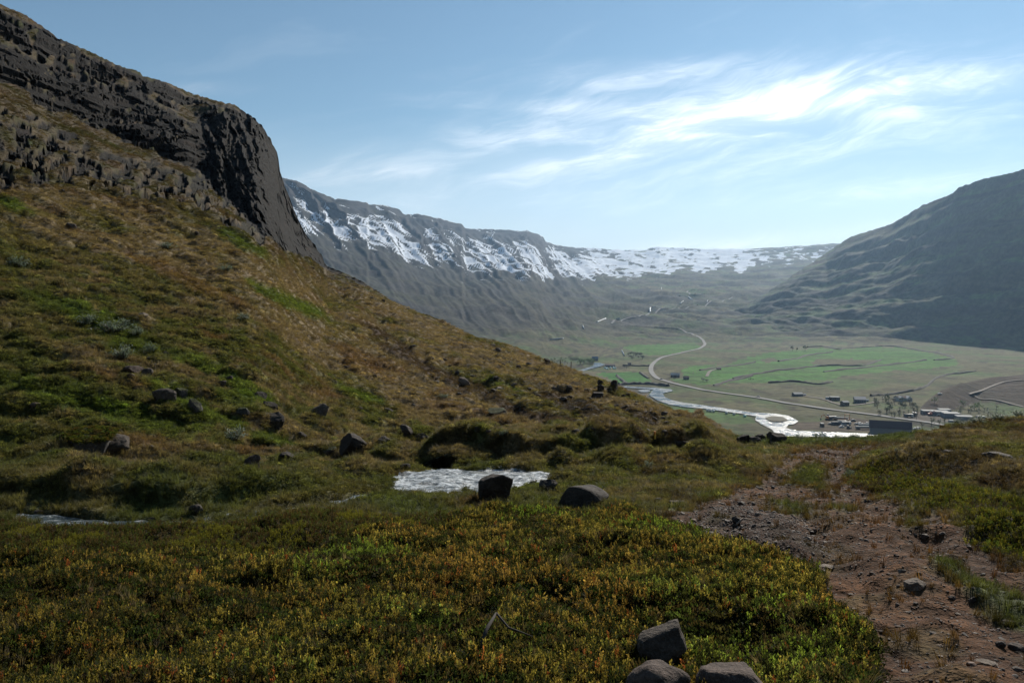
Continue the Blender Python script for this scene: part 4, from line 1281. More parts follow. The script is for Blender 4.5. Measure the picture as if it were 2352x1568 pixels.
# ------------------------------------------------------------------ boulders and stones
def mat_rock(name, c1_, c2_, c3_=None, moss=0.0, lichen=0.3, scale=6.0):
    m = bpy.data.materials.new(name)
    m.use_nodes = True
    t = NT(m.node_tree); b = m.node_tree.nodes["Principled BSDF"]
    g = t.n('ShaderNodeNewGeometry')
    oc = t.n('ShaderNodeTexCoord')
    pos = g.outputs['Position']
    f1 = t.noise(pos, scale, 5, 0.65)
    f2 = t.noise(pos, scale * 6, 4, 0.7)
    c = t.mix(t.ramp(f1, 0.35, 0.68), c1_, c2_)
    k = t.ramp(f2, 0.25, 0.75, 0.6, 1.4)
    sc = t.n('ShaderNodeVectorMath', operation='SCALE'); t.put(sc.inputs[0], c); t.put(sc.inputs['Scale'], k)
    c = sc.outputs[0]
    lm_ = t.ramp(t.noise(pos, scale * 2.3, 4, 0.7), 0.60, 0.68)
    c = t.mix(t.math('MULTIPLY', lm_, lichen), c, c3_ or (0.26, 0.25, 0.22))
    if moss:
        sx = t.n('ShaderNodeSeparateXYZ'); t.put(sx.inputs[0], g.outputs['Normal'])
        mm = t.ramp(t.math('ADD', sx.outputs[2], t.math('MULTIPLY', t.math('SUBTRACT', f1, 0.5), 1.2)), 0.95 - moss * 0.7, 1.15 - moss * 0.7)
        c = t.mix(mm, c, (0.045, 0.050, 0.015))
    t.put(b.inputs['Base Color'], c)
    b.inputs['Roughness'].default_value = 0.88
    b.inputs['Specular IOR Level'].default_value = 0.25
    t.put(b.inputs['Normal'], t.bump(t.math('ADD', f1, t.math('MULTIPLY', f2, 0.35)), 0.8, 0.05))
    return m
R_DARK = mat_rock("dark_basalt", (.028, .022, .017), (.058, .047, .038), (.15, .135, .11))
R_GREY = mat_rock("grey_basalt", (.050, .039, .030), (.095, .076, .060), (.20, .18, .14), lichen=.45, scale=9.0)
R_BROWN = mat_rock("brown_rock", (.050, .035, .027), (.095, .068, .054), (.16, .14, .12), scale=8.0)
R_PALE = mat_rock("pale_stone", (.14, .108, .082), (.24, .195, .155), lichen=0.15, scale=9.0)
R_MOSS = mat_rock("mossy_rock", (.050, .045, .040), (.095, .085, .078), moss=0.75)

def vnoise3(p, seed):
    p = np.asarray(p, np.float32)
    return perlin(p[:, 0] + p[:, 2] * 0.37, p[:, 1] - p[:, 2] * 0.81, seed) * 0.6 + perlin(p[:, 2] * 1.0 + p[:, 0] * .33, p[:, 0] * .71 - p[:, 1] * .5, seed + 3) * 0.6

ICO = {}
def ico(sub):
    if sub not in ICO:
        bm = bmesh.new(); bmesh.ops.create_icosphere(bm, subdivisions=sub, radius=1.0)
        ICO[sub] = (np.array([v.co[:] for v in bm.verts]), np.array([[v.index for v in f.verts] for f in bm.faces]))
        bm.free()
    return ICO[sub]

def rock_mesh(seed, sub=3, cuts=10, rough=0.10, lo=.52, hi=.95, peak=0.0):
    r = random.Random(seed)
    V, Fc = ico(sub)
    V = V.copy()
    V = np.sign(V) * np.abs(V) ** 0.72
    ang = r.uniform(0, 6.28); ca, sa_ = math.cos(ang), math.sin(ang)
    V = V @ np.array([[ca, -sa_, 0], [sa_, ca, 0], [0, 0, 1]])
    V *= (1 + vnoise3(V * 0.9, seed) * 0.30)[:, None]
    for k_ in range(cuts):
        n_ = np.array([r.gauss(0, 1), r.gauss(0, 1), r.gauss(0, .9)]); n_ /= np.linalg.norm(n_)
        d_ = r.uniform(lo, hi)
        t_ = V @ n_ - d_
        V = V - np.maximum(t_, 0)[:, None] * n_[None] * 0.93
    if peak:
        V[:, 0] += np.maximum(V[:, 2], 0) * peak
    V *= (1 + vnoise3(V * 3.2, seed + 9) * rough + vnoise3(V * 8, seed + 19) * rough * .45)[:, None]
    mn, mx = V.min(0), V.max(0)
    V = (V - (mn + mx) / 2) / (mx - mn)
    return mesh_from("rock", V, Fc, False if cuts > 8 else True)

def set_rock(name, me, mat, u, v, w_px, h_px, label, group=None, sink=0.18, depth=0.8, rz=None, cat="boulder", tilt=0.0, surf=None):
    p = (surf or near_s).hit(u, v)
    sx = w_px / F * p.y; sy = max(sx * depth, h_px / F * p.y * .5)
    yc = p.y + sy * .3
    zbot = p.z - sink * h_px / F * p.y
    sz = max((VH - (v - h_px)) / F * yc - zbot, h_px / F * p.y * .7)
    o = bpy.data.objects.new(name, me)
    COL.objects.link(o)
    if not me.materials:
        me.materials.append(mat)
    elif me.materials[0] is not mat:
        o.material_slots[0].link = 'OBJECT'; o.material_slots[0].material = mat
    o.scale = (sx, sy, sz)
    o.location = (p.x * yc / p.y, yc, zbot + sz * .5)
    o.rotation_euler = (rnd.uniform(-.1, .1), tilt, rnd.uniform(-.35, .35) if rz is None else rz)
    tag(o, label, cat, group)
    return o

def col_row(x_, y_):
    c_ = int(np.clip(np.interp(UC + F * x_ / max(y_, 3.), UU, np.arange(nC)), 0, nC - 1))
    return c_, int(np.clip(np.searchsorted(Y[NB:NB + N1 + N2, c_], y_) + NB, NB, NB + N1 + N2 - 1))
def ground_z(x_, y_):
    c_, r_ = col_row(x_, y_)
    return float(np.interp(y_, Y[r_ - 1:r_ + 1, c_], Z[r_ - 1:r_ + 1, c_]))
def ground_c(x_, y_):
    c_, r_ = col_row(x_, y_)
    return col[r_, c_]
def dirt_at(l):
    c_, r_ = col_row(l.x, l.y)
    return dirt[r_, c_]
BOULDERS = [
    # u, v of foot, width, height (picture px), material, seed, label, options
    (1141, 1157, 84, 72, R_DARK, 3, "big dark boulder standing at the front edge of the white pool", dict(sub=4, cuts=9, rough=.06)),
    (1337, 1170, 120, 56, R_DARK, 8, "long slab-like grey boulder lying on the grass right of the pool", dict(sub=4, cuts=7, rough=.05)),
    (1260, 1126, 44, 26, R_DARK, 12, "small black rock at the right end of the white pool", {}),
    (1221, 1114, 18, 10, R_DARK, 13, "tiny wet rock poking out of the pool's right end", {}),
    (811, 1042, 66, 48, R_DARK, 21, "bulky dark boulder on the bank above the brook", dict(sub=4, cuts=9)),
    (760, 1046, 34, 22, R_MOSS, 22, "mossy low rock touching the left side of the bulky bank boulder", {}),
    (934, 1004, 32, 30, R_GREY, 23, "pointed angular rock with a sharp top at the foot of the slope", dict(peak=-.35)),
    (967, 1012, 38, 18, R_DARK, 24, "flat dark rock leaning against the pointed angular one", {}),
    (882, 1019, 30, 18, R_DARK, 25, "rounded dark rock between the bulky boulder and the pointed rock", {}),
    (732, 957, 42, 30, R_GREY, 26, "grey boulder on the slope straight above the bulky bank boulder", {}),
    (893, 949, 22, 13, R_DARK, 27, "lone dark stone on the slope above the pointed rock", {}),
    (692, 1007, 30, 17, R_DARK, 28, "dark wedge of rock left of and above the bulky bank boulder", {}),
    (1068, 889, 28, 23, R_PALE, 29, "lichen-pale rock in the dark gully of the slope", {}),
    (1002, 884, 15, 11, R_GREY, 30, "small grey rock at the left rim of the gully", {}),
    (1411, 896, 17, 24, R_DARK, 31, "tallest black rock standing on the ridge against the green field", dict(peak=.2)),
    (1380, 898, 16, 16, R_DARK, 32, "black pointed rock just left of the tallest ridge rock", dict(peak=.2)),
    (1379, 884, 15, 13, R_DARK, 132, "squat black rock on the ridge above the pointed one", {}),
    (1372, 918, 28, 18, R_DARK, 33, "broad dark rock on the slope below the ridge rocks", {}),
    (1272, 898, 17, 11, R_GREY, 34, "grey rock in mid-slope below the leaning fence post", {}),
    (1308, 900, 16, 16, R_DARK, 35, "dark upright rock in mid-slope left of the broad dark rock", {}),
    (1294, 922, 19, 11, R_GREY, 36, "low grey rock below the dark upright one in mid-slope", {}),
    (1146, 896, 18, 8, R_PALE, 37, "pale flat stone in mid-slope right of the gully", {}),
    (1180, 888, 15, 10, R_PALE, 38, "small pale stone in mid-slope, upper of the two right of the gully", {}),
    (1320, 999, 25, 15, R_DARK, 39, "dark rock at the foot of the slope behind the bluff", {}),
    (1100, 990, 18, 12, R_DARK, 40, "dark rock beside the short post behind the bluff", {}),
    (1140, 953, 46, 15, R_MOSS, 41, "long mossy ledge of rock low on the slope", {}),
    (1257, 833, 15, 11, R_DARK, 42, "dark knob of rock on the ridge line above the valley", {}),
    (793, 848, 16, 9, R_GREY, 43, "small flat grey stone high on the green slope", {}),
    (826, 942, 20, 9, R_DARK, 44, "flat dark stone on the slope, left of the lone dark stone", {}),
    (1011, 990, 24, 8, R_GREY, 45, "flat grey stone at the slope foot, right of the pointed rock", {}),
    (930, 1077, 26, 14, R_DARK, 46, "wet dark stone where the brook meets the pool", {}),
    (195, 1042, 130, 58, R_MOSS, 47, "large boulder overgrown with moss and heath above the bank", dict(sub=4, cuts=6, rough=.05)),
    (262, 1041, 80, 44, R_GREY, 48, "bare grey end of rock at the overgrown boulder's right side", dict(sub=4, cuts=8)),
    (378, 922, 54, 30, R_GREY, 49, "long grey boulder at the left edge of the green hollow", {}),
    (416, 917, 28, 28, R_MOSS, 50, "moss-capped rock right behind the long grey boulder", {}),
    (449, 948, 34, 34, R_MOSS, 51, "tall mossy rock in the green hollow with a bare right face", {}),
    (597, 918, 34, 20, R_DARK, 52, "slanted dark rock in the upper right of the green hollow", {}),
    (620, 942, 35, 21, R_DARK, 53, "dark rounded rock below the slanted one in the green hollow", {}),
    (628, 979, 54, 33, R_DARK, 54, "biggest dark rock in the green hollow, low on its right", dict(sub=4)),
    (558, 955, 36, 20, R_MOSS, 55, "mossy rock in the middle of the green hollow", {}),
    (635, 988, 24, 12, R_DARK, 56, "small rock at the foot of the hollow's biggest dark rock", {}),
    (304, 862, 44, 23, R_BROWN, 57, "leftmost brown slab of the rock cluster on the slope", {}),
    (336, 866, 35, 21, R_GREY, 58, "tilted grey slab in the middle of the rock cluster on the slope", {}),
    (348, 845, 33, 11, R_GREY, 59, "flat slab at the top of the rock cluster on the slope", {}),
    (302, 869, 18, 12, R_BROWN, 60, "small brown stone at the bottom of the rock cluster", {}),
    (350, 828, 27, 11, R_DARK, 61, "thin dark slab above the rock cluster on the slope", {}),
    (380, 819, 20, 13, R_DARK, 62, "dark stone beside the lower grey willow bush", {}),
    (78, 942, 26, 19, R_BROWN, 63, "lone brown stone in the heath near the left picture edge", {}),
    (162, 527, 28, 15, R_GREY, 64, "lone grey boulder high on the brown slope below the crags", {}),
    (327, 727, 24, 10, R_PALE, 65, "pale flat stone on the slope above the grey willows", {}),
    (664, 1054, 48, 17, R_DARK, 66, "low wet rock in the middle of the brook", {}),
    (449, 1179, 33, 23, R_DARK, 67, "dark stone at the stream under the grassy hummock", {}),
    (577, 1078, 44, 36, R_BROWN, 68, "slanted brown slab leaning on the bank left of the brook", dict(peak=.5)),
    (512, 885, 19, 12, R_GREY, 69, "small grey stone right of the rock cluster", {}),
    (527, 874, 16, 12, R_GREY, 70, "upper small grey stone right of the rock cluster", {}),
    # foreground
    (1520, 1542, 116, 110, R_GREY, 71, "grey rock standing upright in the heath at the front", dict(sub=4, cuts=8, rough=.07, peak=.12)),
    (1512, 1650, 150, 126, R_BROWN, 72, "rounded brown boulder cut off by the front edge", dict(sub=4, cuts=5, rough=.05)),
    (1694, 1650, 200, 128, R_BROWN, 73, "wide rough brown boulder at the front edge", dict(sub=4, cuts=6, rough=.09)),
    (1893, 1590, 58, 30, R_PALE, 74, "pale flat stone at the front edge by the track", {}),
    (2106, 1353, 52, 26, R_PALE, 75, "pale blocky stone in the middle of the dirt track", {}),
    (1899, 1306, 40, 10, R_PALE, 76, "long flat pale stone at the track's left side", {}),
    (1694, 1204, 24, 18, R_DARK, 77, "dark stone with a stick beside it on the gravel", {}),
    (1696, 1020, 15, 17, R_DARK, 78, "leftmost small rock of the black row on the crest", {}),
    (1711, 1020, 25, 23, R_DARK, 79, "second rock from the left in the black row on the crest", {}),
    (1733, 1022, 28, 20, R_DARK, 80, "low front rock in the middle of the black row on the crest", {}),
    (1745, 1018, 36, 23, R_DARK, 81, "wide rock in the middle of the black row on the crest", {}),
    (1770, 1016, 20, 26, R_BROWN, 82, "brownish rock peeking over the black row on the crest", {}),
    (1786, 1019, 50, 28, R_DARK, 83, "largest rock at the right end of the black row on the crest", {}),
    (1570, 1028, 36, 18, R_DARK, 84, "dark rock at the foot of the tan mound", {}),
    (1561, 1029, 15, 6, R_PALE, 85, "pale stone just below the dark rock by the tan mound", {}),
    (2288, 1058, 76, 22, R_GREY, 86, "flat grey outcrop in the dark heath on the right", {}),
    (2184, 1042, 36, 10, R_GREY, 87, "small flat outcrop left of the larger grey one on the right", {}),
    (2137, 994, 30, 7, R_PALE, 88, "pale stones on the crest in front of the big shed", {}),
    (2266, 1526, 46, 9, R_PALE, 89, "long pale stone on the track near the lower right corner", {}),
    (2298, 1485, 24, 14, R_BROWN, 90, "brown stone on the track's right verge", {}),
    (2338, 1496, 40, 16, R_BROWN, 91, "brown stone at the right edge beside the track", {}),
    (2314, 1434, 44, 13, R_GREY, 92, "flat grey stone sunk in the right verge", {}),
    (2072, 1315, 18, 9, R_PALE, 93, "small pale stone left of and above the blocky one", {}),
    (2186, 1376, 18, 9, R_BROWN, 94, "small brown stone beside the green verge", {}),
    (2233, 1384, 17, 15, R_DARK, 95, "dark knobby stone in the green verge", {}),
    (2335, 1541, 27, 12, R_GREY, 96, "grey stone in the lower right corner", {}),
    (1509, 1153, 24, 11, R_DARK, 97, "dark stone in the grass left of the gravel", {}),
    (1554, 1156, 40, 8, R_PALE, 98, "pale thin stone in the grass left of the gravel", {}),
    (2253, 1252, 14, 9, R_PALE, 99, "small pale stone under the yellow-green bilberry", {}),
]
for (u, v, w_, h_, m_, sd_, lab, op) in BOULDERS:
    set_rock("boulder" if w_ >= 30 else "stone", rock_mesh(sd_ * 7 + 1, op.get('sub', 3), op.get('cuts', 11), op.get('rough', .09), peak=op.get('peak', 0.0)), m_, u, v, w_, h_, lab, cat="boulder" if w_ >= 30 else "stone", sink=.25)

foot_p, foot_s, foot_t = [], [], []
for o in [o_ for o_ in COL.objects if o_.name.startswith(("boulder", "stone"))]:
    if dirt_at(o.location) > .3: continue
    n_ = int(26 + 30 * min(1, o.scale.x))
    for i in range(n_):
        a = rnd.uniform(0, 6.283); rr = rnd.uniform(.42, .66)
        x_ = o.location.x + math.cos(a) * rr * o.scale.x; y_ = o.location.y + math.sin(a) * rr * o.scale.y
        foot_p.append((x_, y_, ground_z(x_, y_)))
        foot_s.append(min(.5, max(.05, o.scale.z * rnd.uniform(.14, .40))))
        foot_t.append(ground_c(x_, y_) * rnd.uniform(.7, 1.5))
scatter_object("grass", COL_TUFT, foot_p, rots(len(foot_p), .3), scl3(np.array(foot_s)), np.array(foot_t), "grass growing round the feet of the boulders", 5)
big_one = [o_ for o_ in COL.objects if "overgrown" in o_.get("label", "") and "moss" in o_.get("label", "")][0]
cp, ct = [], []
for v_ in big_one.data.vertices:
    if v_.normal.z > .25 and v_.co.z > -.1:
        for j in range(2):
            w3 = Vector((v_.co.x * big_one.scale.x, v_.co.y * big_one.scale.y, v_.co.z * big_one.scale.z))
            w3.rotate(big_one.rotation_euler)
            cp.append(w3 + big_one.location + Vector((rnd.uniform(-.03, .03), rnd.uniform(-.03, .03), -.02)))
            ct.append(np.array(rnd.choice(((.050, .070, .018), (.085, .085, .02), (.04, .05, .015), (.07, .05, .02)))))
scatter_object("heath_plants", COL_CUSH, np.array(cp), rots(len(cp), .4), scl3(rng.uniform(.04, .085, len(cp))), np.array(ct), "heath growing over the large mossy boulder", 5)

pool_rocks = [rock_mesh(900 + i, 2, 9, .10) for i in range(10)]
# stones strewn over the slope below the crags
for i in range(120):
    for tr in range(40):
        u = rnd.uniform(10, 1540); fs = rnd.random()
        top_ = float(np.interp(u, UU, sky_v)); lo_ = float(np.interp(u, UU, foot_v))
        lo_ = min(lo_, top_ + 420) if u > 500 else lo_
        v = top_ + (lo_ - top_) * fs
        if u < 760 and v < float(np.interp(u, [0, 300, 600, 760], [400, 470, 560, 640])): continue
        wgt = sstep(np.array(u), 750, 1250) * 0.9 + 0.12 + 0.6 * math.exp(-((v - float(np.interp(u, [0, 300, 600, 760], [430, 500, 590, 660]))) / 40) ** 2)
        if rnd.random() < wgt: break
    w_ = rnd.uniform(6, 15)
    mk, hue = rnd.choice(((R_DARK, "black"), (R_DARK, "black"), (R_GREY, "grey"), (R_BROWN, "brown")))
    if u > 1250: place = "among the tussocks of the ridge's lower end" if v > 930 else "on the ridge's bare shoulder above the river"
    elif u > 1000: place = "on the slope right of the gully" if v < 900 else "low on the slope behind the bluff"
    elif u > 740: place = "high on the ridge slope below the buttress" if v < 780 else "on the slope left of the gully"
    elif v < 620: place = "in the scree right under the broken crags"
    else: place = "on the green lower slope above the boulder hollow" if v < 870 else "near the boulder hollow"
    set_rock("stone", rnd.choice(pool_rocks), mk, u, v, w_, w_ * rnd.uniform(.4, .8), f"small {hue} stone {place}", "small stones strewn on the slope", cat="stone")
# stones lying on the track
for i in range(55):
    for tr in range(60):
        u = rnd.uniform(1540, 2350); v = rnd.uniform(1120, 1560)
        p = near_s.hit(u, v)
        c_i = int(np.interp(u, UU, np.arange(nC))); r_i = int(np.argmin(np.abs(Y[:NB + N1, c_i] - p.y)))
        if dirt[r_i, c_i] > .5: break
    mk, hue = rnd.choice(((R_PALE, "pale"), (R_PALE, "pale"), (R_BROWN, "brown")))
    place = ("on the far end of the dirt track" if v < 1180 else "in the gravel patch beside the heath" if u < 1850 and v < 1320 else "on the track above the blocky pale stone" if v < 1330 else "on the near left wheel rut of the track" if u < 2150 else "on the near right side of the track")
    w_ = rnd.uniform(6, 16) * (0.6 + 0.4 * (v - 1120) / 440) * 1.15
    set_rock("stone", rnd.choice(pool_rocks), mk, u, v, w_, w_ * rnd.uniform(.18, .42), f"small {hue} stone {place}", "small stones on the dirt track", cat="stone")
# stones in the stream
for i, (u, v, w_) in enumerate(((215, 1200, 20), (350, 1200, 26), (540, 1182, 22), (640, 1166, 18), (90, 1182, 24), (1010, 1085, 18), (1050, 1084, 14), (1000, 1150, 18), (900, 1128, 20))):
    set_rock("stone", rnd.choice(pool_rocks), R_DARK, u, v, w_, w_ * .5, "small wet stone at the water's edge of the stream", "stones along the stream", cat="stone")

# ------------------------------------------------------------------ generic small-mesh builder
class MB:
    def __init__(self):
        self.v, self.f = [], []
    def box(self, c, s_, taper=(1, 1), rz=0.0):
        cx, cy, cz = c; sx, sy, sz = (q_ / 2 for q_ in s_)
        i = len(self.v); tx, ty = taper
        ca, sa_ = math.cos(rz), math.sin(rz)
        for z_, kx, ky in ((-sz, 1, 1), (sz, tx, ty)):
            for a, b in ((-sx, -sy), (sx, -sy), (sx, sy), (-sx, sy)):
                a *= kx; b *= ky
                self.v.append((cx + a * ca - b * sa_, cy + a * sa_ + b * ca, cz + z_))
        self.f += [(i, i + 3, i + 2, i + 1), (i + 4, i + 5, i + 6, i + 7)] + [(i + k_, i + (k_ + 1) % 4, i + 4 + (k_ + 1) % 4, i + 4 + k_) for k_ in range(4)]
        return self
    def tube(self, pts, rad, n_=8, cap=True):
        pts = [Vector(p) for p in pts]
        rad = rad if isinstance(rad, (list, tuple)) else [rad] * len(pts)
        base = len(self.v)
        for k_, p in enumerate(pts):
            d = (pts[min(k_ + 1, len(pts) - 1)] - pts[max(k_ - 1, 0)]).normalized()
            a = d.cross(Vector((0, 0, 1)) if abs(d.z) < .9 else Vector((1, 0, 0))).normalized(); b = d.cross(a)
            for j in range(n_):
                t = 6.28318 * j / n_
                self.v.append(tuple(p + (a * math.cos(t) + b * math.sin(t)) * rad[k_]))
        for k_ in range(len(pts) - 1):
            for j in range(n_):
                a0 = base + k_ * n_ + j; a1 = base + k_ * n_ + (j + 1) % n_
                self.f.append((a0, a1, a1 + n_, a0 + n_))
        if cap:
            self.f.append(tuple(base + j for j in reversed(range(n_))))
            self.f.append(tuple(base + (len(pts) - 1) * n_ + j for j in range(n_)))
        return self
    def prism(self, poly, y0, y1):
        """closed outline in x,z pulled along y"""
        i = len(self.v); n_ = len(poly)
        self.v += [(x, y0, z_) for x, z_ in poly] + [(x, y1, z_) for x, z_ in poly]
        self.f.append(tuple(range(i, i + n_))); self.f.append(tuple(reversed(range(i + n_, i + 2 * n_))))
        self.f += [(i + (k_ + 1) % n_, i + k_, i + n_ + k_, i + n_ + (k_ + 1) % n_) for k_ in range(n_)]
        return self
    def build(self, name, mat, parent=None, smooth=False):
        me = bpy.data.meshes.new(name)
        me.from_pydata(self.v, [], self.f)
        bm = bmesh.new(); bm.from_mesh(me); bmesh.ops.recalc_face_normals(bm, faces=bm.faces); bm.to_mesh(me); bm.free()
        if smooth:
            me.polygons.foreach_set("use_smooth", np.ones(len(me.polygons), bool))
        return link(name, me, mat, parent)

def paint(name, c, rough=0.6, metal=0.0, var=0.12, scale=3.0):
    m = bpy.data.materials.new(name)
    m.use_nodes = True
    t = NT(m.node_tree); b = m.node_tree.nodes["Principled BSDF"]
    oc = t.n('ShaderNodeTexCoord').outputs['Object']
    f = t.noise(oc, scale, 4, 0.6)
    sc = t.n('ShaderNodeVectorMath', operation='SCALE'); sc.inputs[0].default_value = c
    t.put(sc.inputs['Scale'], t.ramp(f, 0.3, 0.7, 1 - var, 1 + var))
    t.put(b.inputs['Base Color'], sc.outputs[0])
    b.inputs['Roughness'].default_value = rough
    b.inputs['Metallic'].default_value = metal
    return m

# ------------------------------------------------------------------ posts, branch and shrubs close by
M_WOOD = paint("weathered_wood", (.10, .075, .055), .9, 0, .3, 20)
M_ORANGE = paint("orange_plastic", (.75, .26, .03), .5, 0, .08)
M_YELLOW = paint("yellow_plastic", (.70, .45, .05), .5, 0, .08)
M_BLACKP = paint("black_plastic", (.015, .015, .016), .5, 0, .08)
p = near_s.hit(1504, 1020)
post = empty("marker_post", p)
k = p.y / F
MB().tube([(0, 0, -.05), (0, 0, 12 * k)], 2.2 * k, 8).build("base", M_BLACKP, post)
MB().tube([(0, 0, 12 * k), (0, 0, 22 * k)], 2.2 * k, 8).build("shaft", M_YELLOW, post)
MB().tube([(0, 0, 22 * k), (0, 0, 30 * k)], 2.2 * k, 8).build("cap", M_ORANGE, post)
tag(post, "orange and yellow marker post with black base beside the bluff", "marker post")
for u, v, h_, lean, lab in ((1287, 842, 16, .0, "upright fence post on the ridge, left of the two against the valley"), (1311, 850, 20, .05, "taller fence post on the ridge, right of the two against the valley"),
                            (1229, 862, 24, .55, "fence post leaning to the right on the slope below the ridge"), (1132, 990, 20, .35, "short leaning post at the foot of the slope behind the bluff"),
                            (1515, 1004, 14, .6, "thin tilted stake right of the orange marker post")):
    p = near_s.hit(u, v); k = p.y / F
    o = MB().tube([(0, 0, -.1), (lean * h_ * k * .5, 0, h_ * k * .5), (lean * h_ * k, 0, h_ * k)], [1.1 * k, 1.0 * k, .8 * k], 6).build("fence_post", M_WOOD)
    o.location = p
    tag(o, lab, "post", "old fence posts on the slope")

M_BRANCH = paint("dead_bark", (.035, .028, .022), .9, 0, .3, 20)
def at_px(u, v, lift=0.0):
    p = near_s.hit(u, v); p.z += lift
    return p
br = [at_px(1104, 1512, .05), at_px(1118, 1488, .09), at_px(1140, 1470, .13)]
b0 = br[0].copy()
root = empty("dead_branch", b0)
MB().tube([q_ - b0 for q_ in br], [.010, .009, .006], 7).build("limb", M_BRANCH, root, True)
b2 = [at_px(1140, 1470, .13), at_px(1168, 1490, .10), at_px(1195, 1500, .10), at_px(1224, 1506, .09)]
MB().tube([q_ - b0 for q_ in b2], [.006, .005, .004, .002], 6).build("twig", M_BRANCH, root, True)
tag(root, "dead forked branch lying in the foreground heath", "branch")
s1 = [at_px(1692, 1207, .015), at_px(1706, 1201, .05), at_px(1726, 1200, .03)]
o = MB().tube([q_ - s1[0] for q_ in s1], [.012, .010, .005], 6).build("dry_stick", paint("dry_wood", (.30, .24, .18), .9, 0, .2, 20), None, True)
o.location = s1[0]
tag(o, "pale dry stick on the gravel beside the dark stone", "stick")

# grey-leaved willow bushes
def mat_plain_leaf(name, c, trans=.3, var=.3):
    m = bpy.data.materials.new(name)
    m.use_nodes = True
    nt = m.node_tree; nt.nodes.clear(); t = NT(nt)
    out = t.n('ShaderNodeOutputMaterial')
    lv = t.n('ShaderNodeAttribute', attribute_name="lv")
    sc = t.n('ShaderNodeVectorMath', operation='SCALE'); sc.inputs[0].default_value = c
    t.put(sc.inputs['Scale'], t.math('ADD', 1 - var, t.math('MULTIPLY', lv.outputs['Fac'], 2 * var)))
    d = t.n('ShaderNodeBsdfPrincipled'); t.put(d.inputs['Base Color'], sc.outputs[0])
    d.inputs['Roughness'].default_value = .5; d.inputs['Specular IOR Level'].default_value = .4
    tr = t.n('ShaderNodeBsdfTranslucent'); t.put(tr.inputs['Color'], sc.outputs[0])
    mx = t.n('ShaderNodeMixShader'); mx.inputs[0].default_value = trans
    nt.links.new(d.outputs[0], mx.inputs[1]); nt.links.new(tr.outputs[0], mx.inputs[2]); nt.links.new(mx.outputs[0], out.inputs[0])
    return m
M_WILLOW = mat_plain_leaf("willow_leaf", (.165, .205, .135), .35)
M_TWIG = paint("twig_bark", (.07, .05, .04), .9)
def leaf_mesh(name, V, Fc, lv, mat):
    me = bpy.data.meshes.new(name)
    me.from_pydata([tuple(v) for v in V], [], Fc)
    a = me.attributes.new("lv", 'FLOAT', 'POINT'); a.data.foreach_set("value", np.asarray(lv, np.float32))
    me.materials.append(mat); me.update()
    return me
def willow_meshes(r):
    """unit bush: leaves and stems, radius one, 0.75 tall"""
    V, Fc, lv = [], [], []
    st = MB()
    for k_ in range(22):
        a = r.uniform(0, 6.28); el = r.uniform(.35, 1.4); L = r.uniform(.65, 1.05)
        tip = Vector((math.cos(a) * math.cos(el) * L, math.sin(a) * math.cos(el) * L, math.sin(el) * L * .8))
        st.tube([(0, 0, -.05), tip * .5 + Vector((0, 0, .06)), tip], [.022, .014, .006], 4, False)
        for j in range(22):
            t = r.uniform(.35, 1.05)
            b_ = tip * t + Vector((r.gauss(0, .07), r.gauss(0, .07), r.gauss(0, .06)))
            a2 = r.uniform(0, 6.28); e2_ = r.uniform(.0, 1.3)
            add_leaf(V, Fc, lv, b_, Vector((math.cos(a2) * math.cos(e2_), math.sin(a2) * math.cos(e2_), math.sin(e2_))), Vector((0, 0, 1)), r.uniform(.10, .16), r.uniform(.045, .07), r.random())
    return leaf_mesh("foliage", V, Fc, lv, M_WILLOW), st
wr = random.Random(5)
WIL = []
for i in range(4):
    fol, stb = willow_meshes(wr)
    so = stb.build("stems", M_TWIG); sm_ = so.data; bpy.data.objects.remove(so)
    WIL.append((fol, sm_))
def shrub(u, v, w_px, h_px, label, group="grey willow bushes"):
    p = near_s.hit(u, v); k = p.y / F
    root = empty("willow_shrub", p, rnd.uniform(0, 6.28))
    root.scale = (w_px * k * .5, w_px * k * .5 * .8, h_px * k / .8)
    fo, sm_ = WIL[rnd.randrange(4)]
    link_copy("foliage", fo, root); link_copy("stems", sm_, root)
    tag(root, label, "shrub", group)
def link_copy(name, me, parent):
    o = bpy.data.objects.new(name, me); COL.objects.link(o); o.parent = parent
    return o
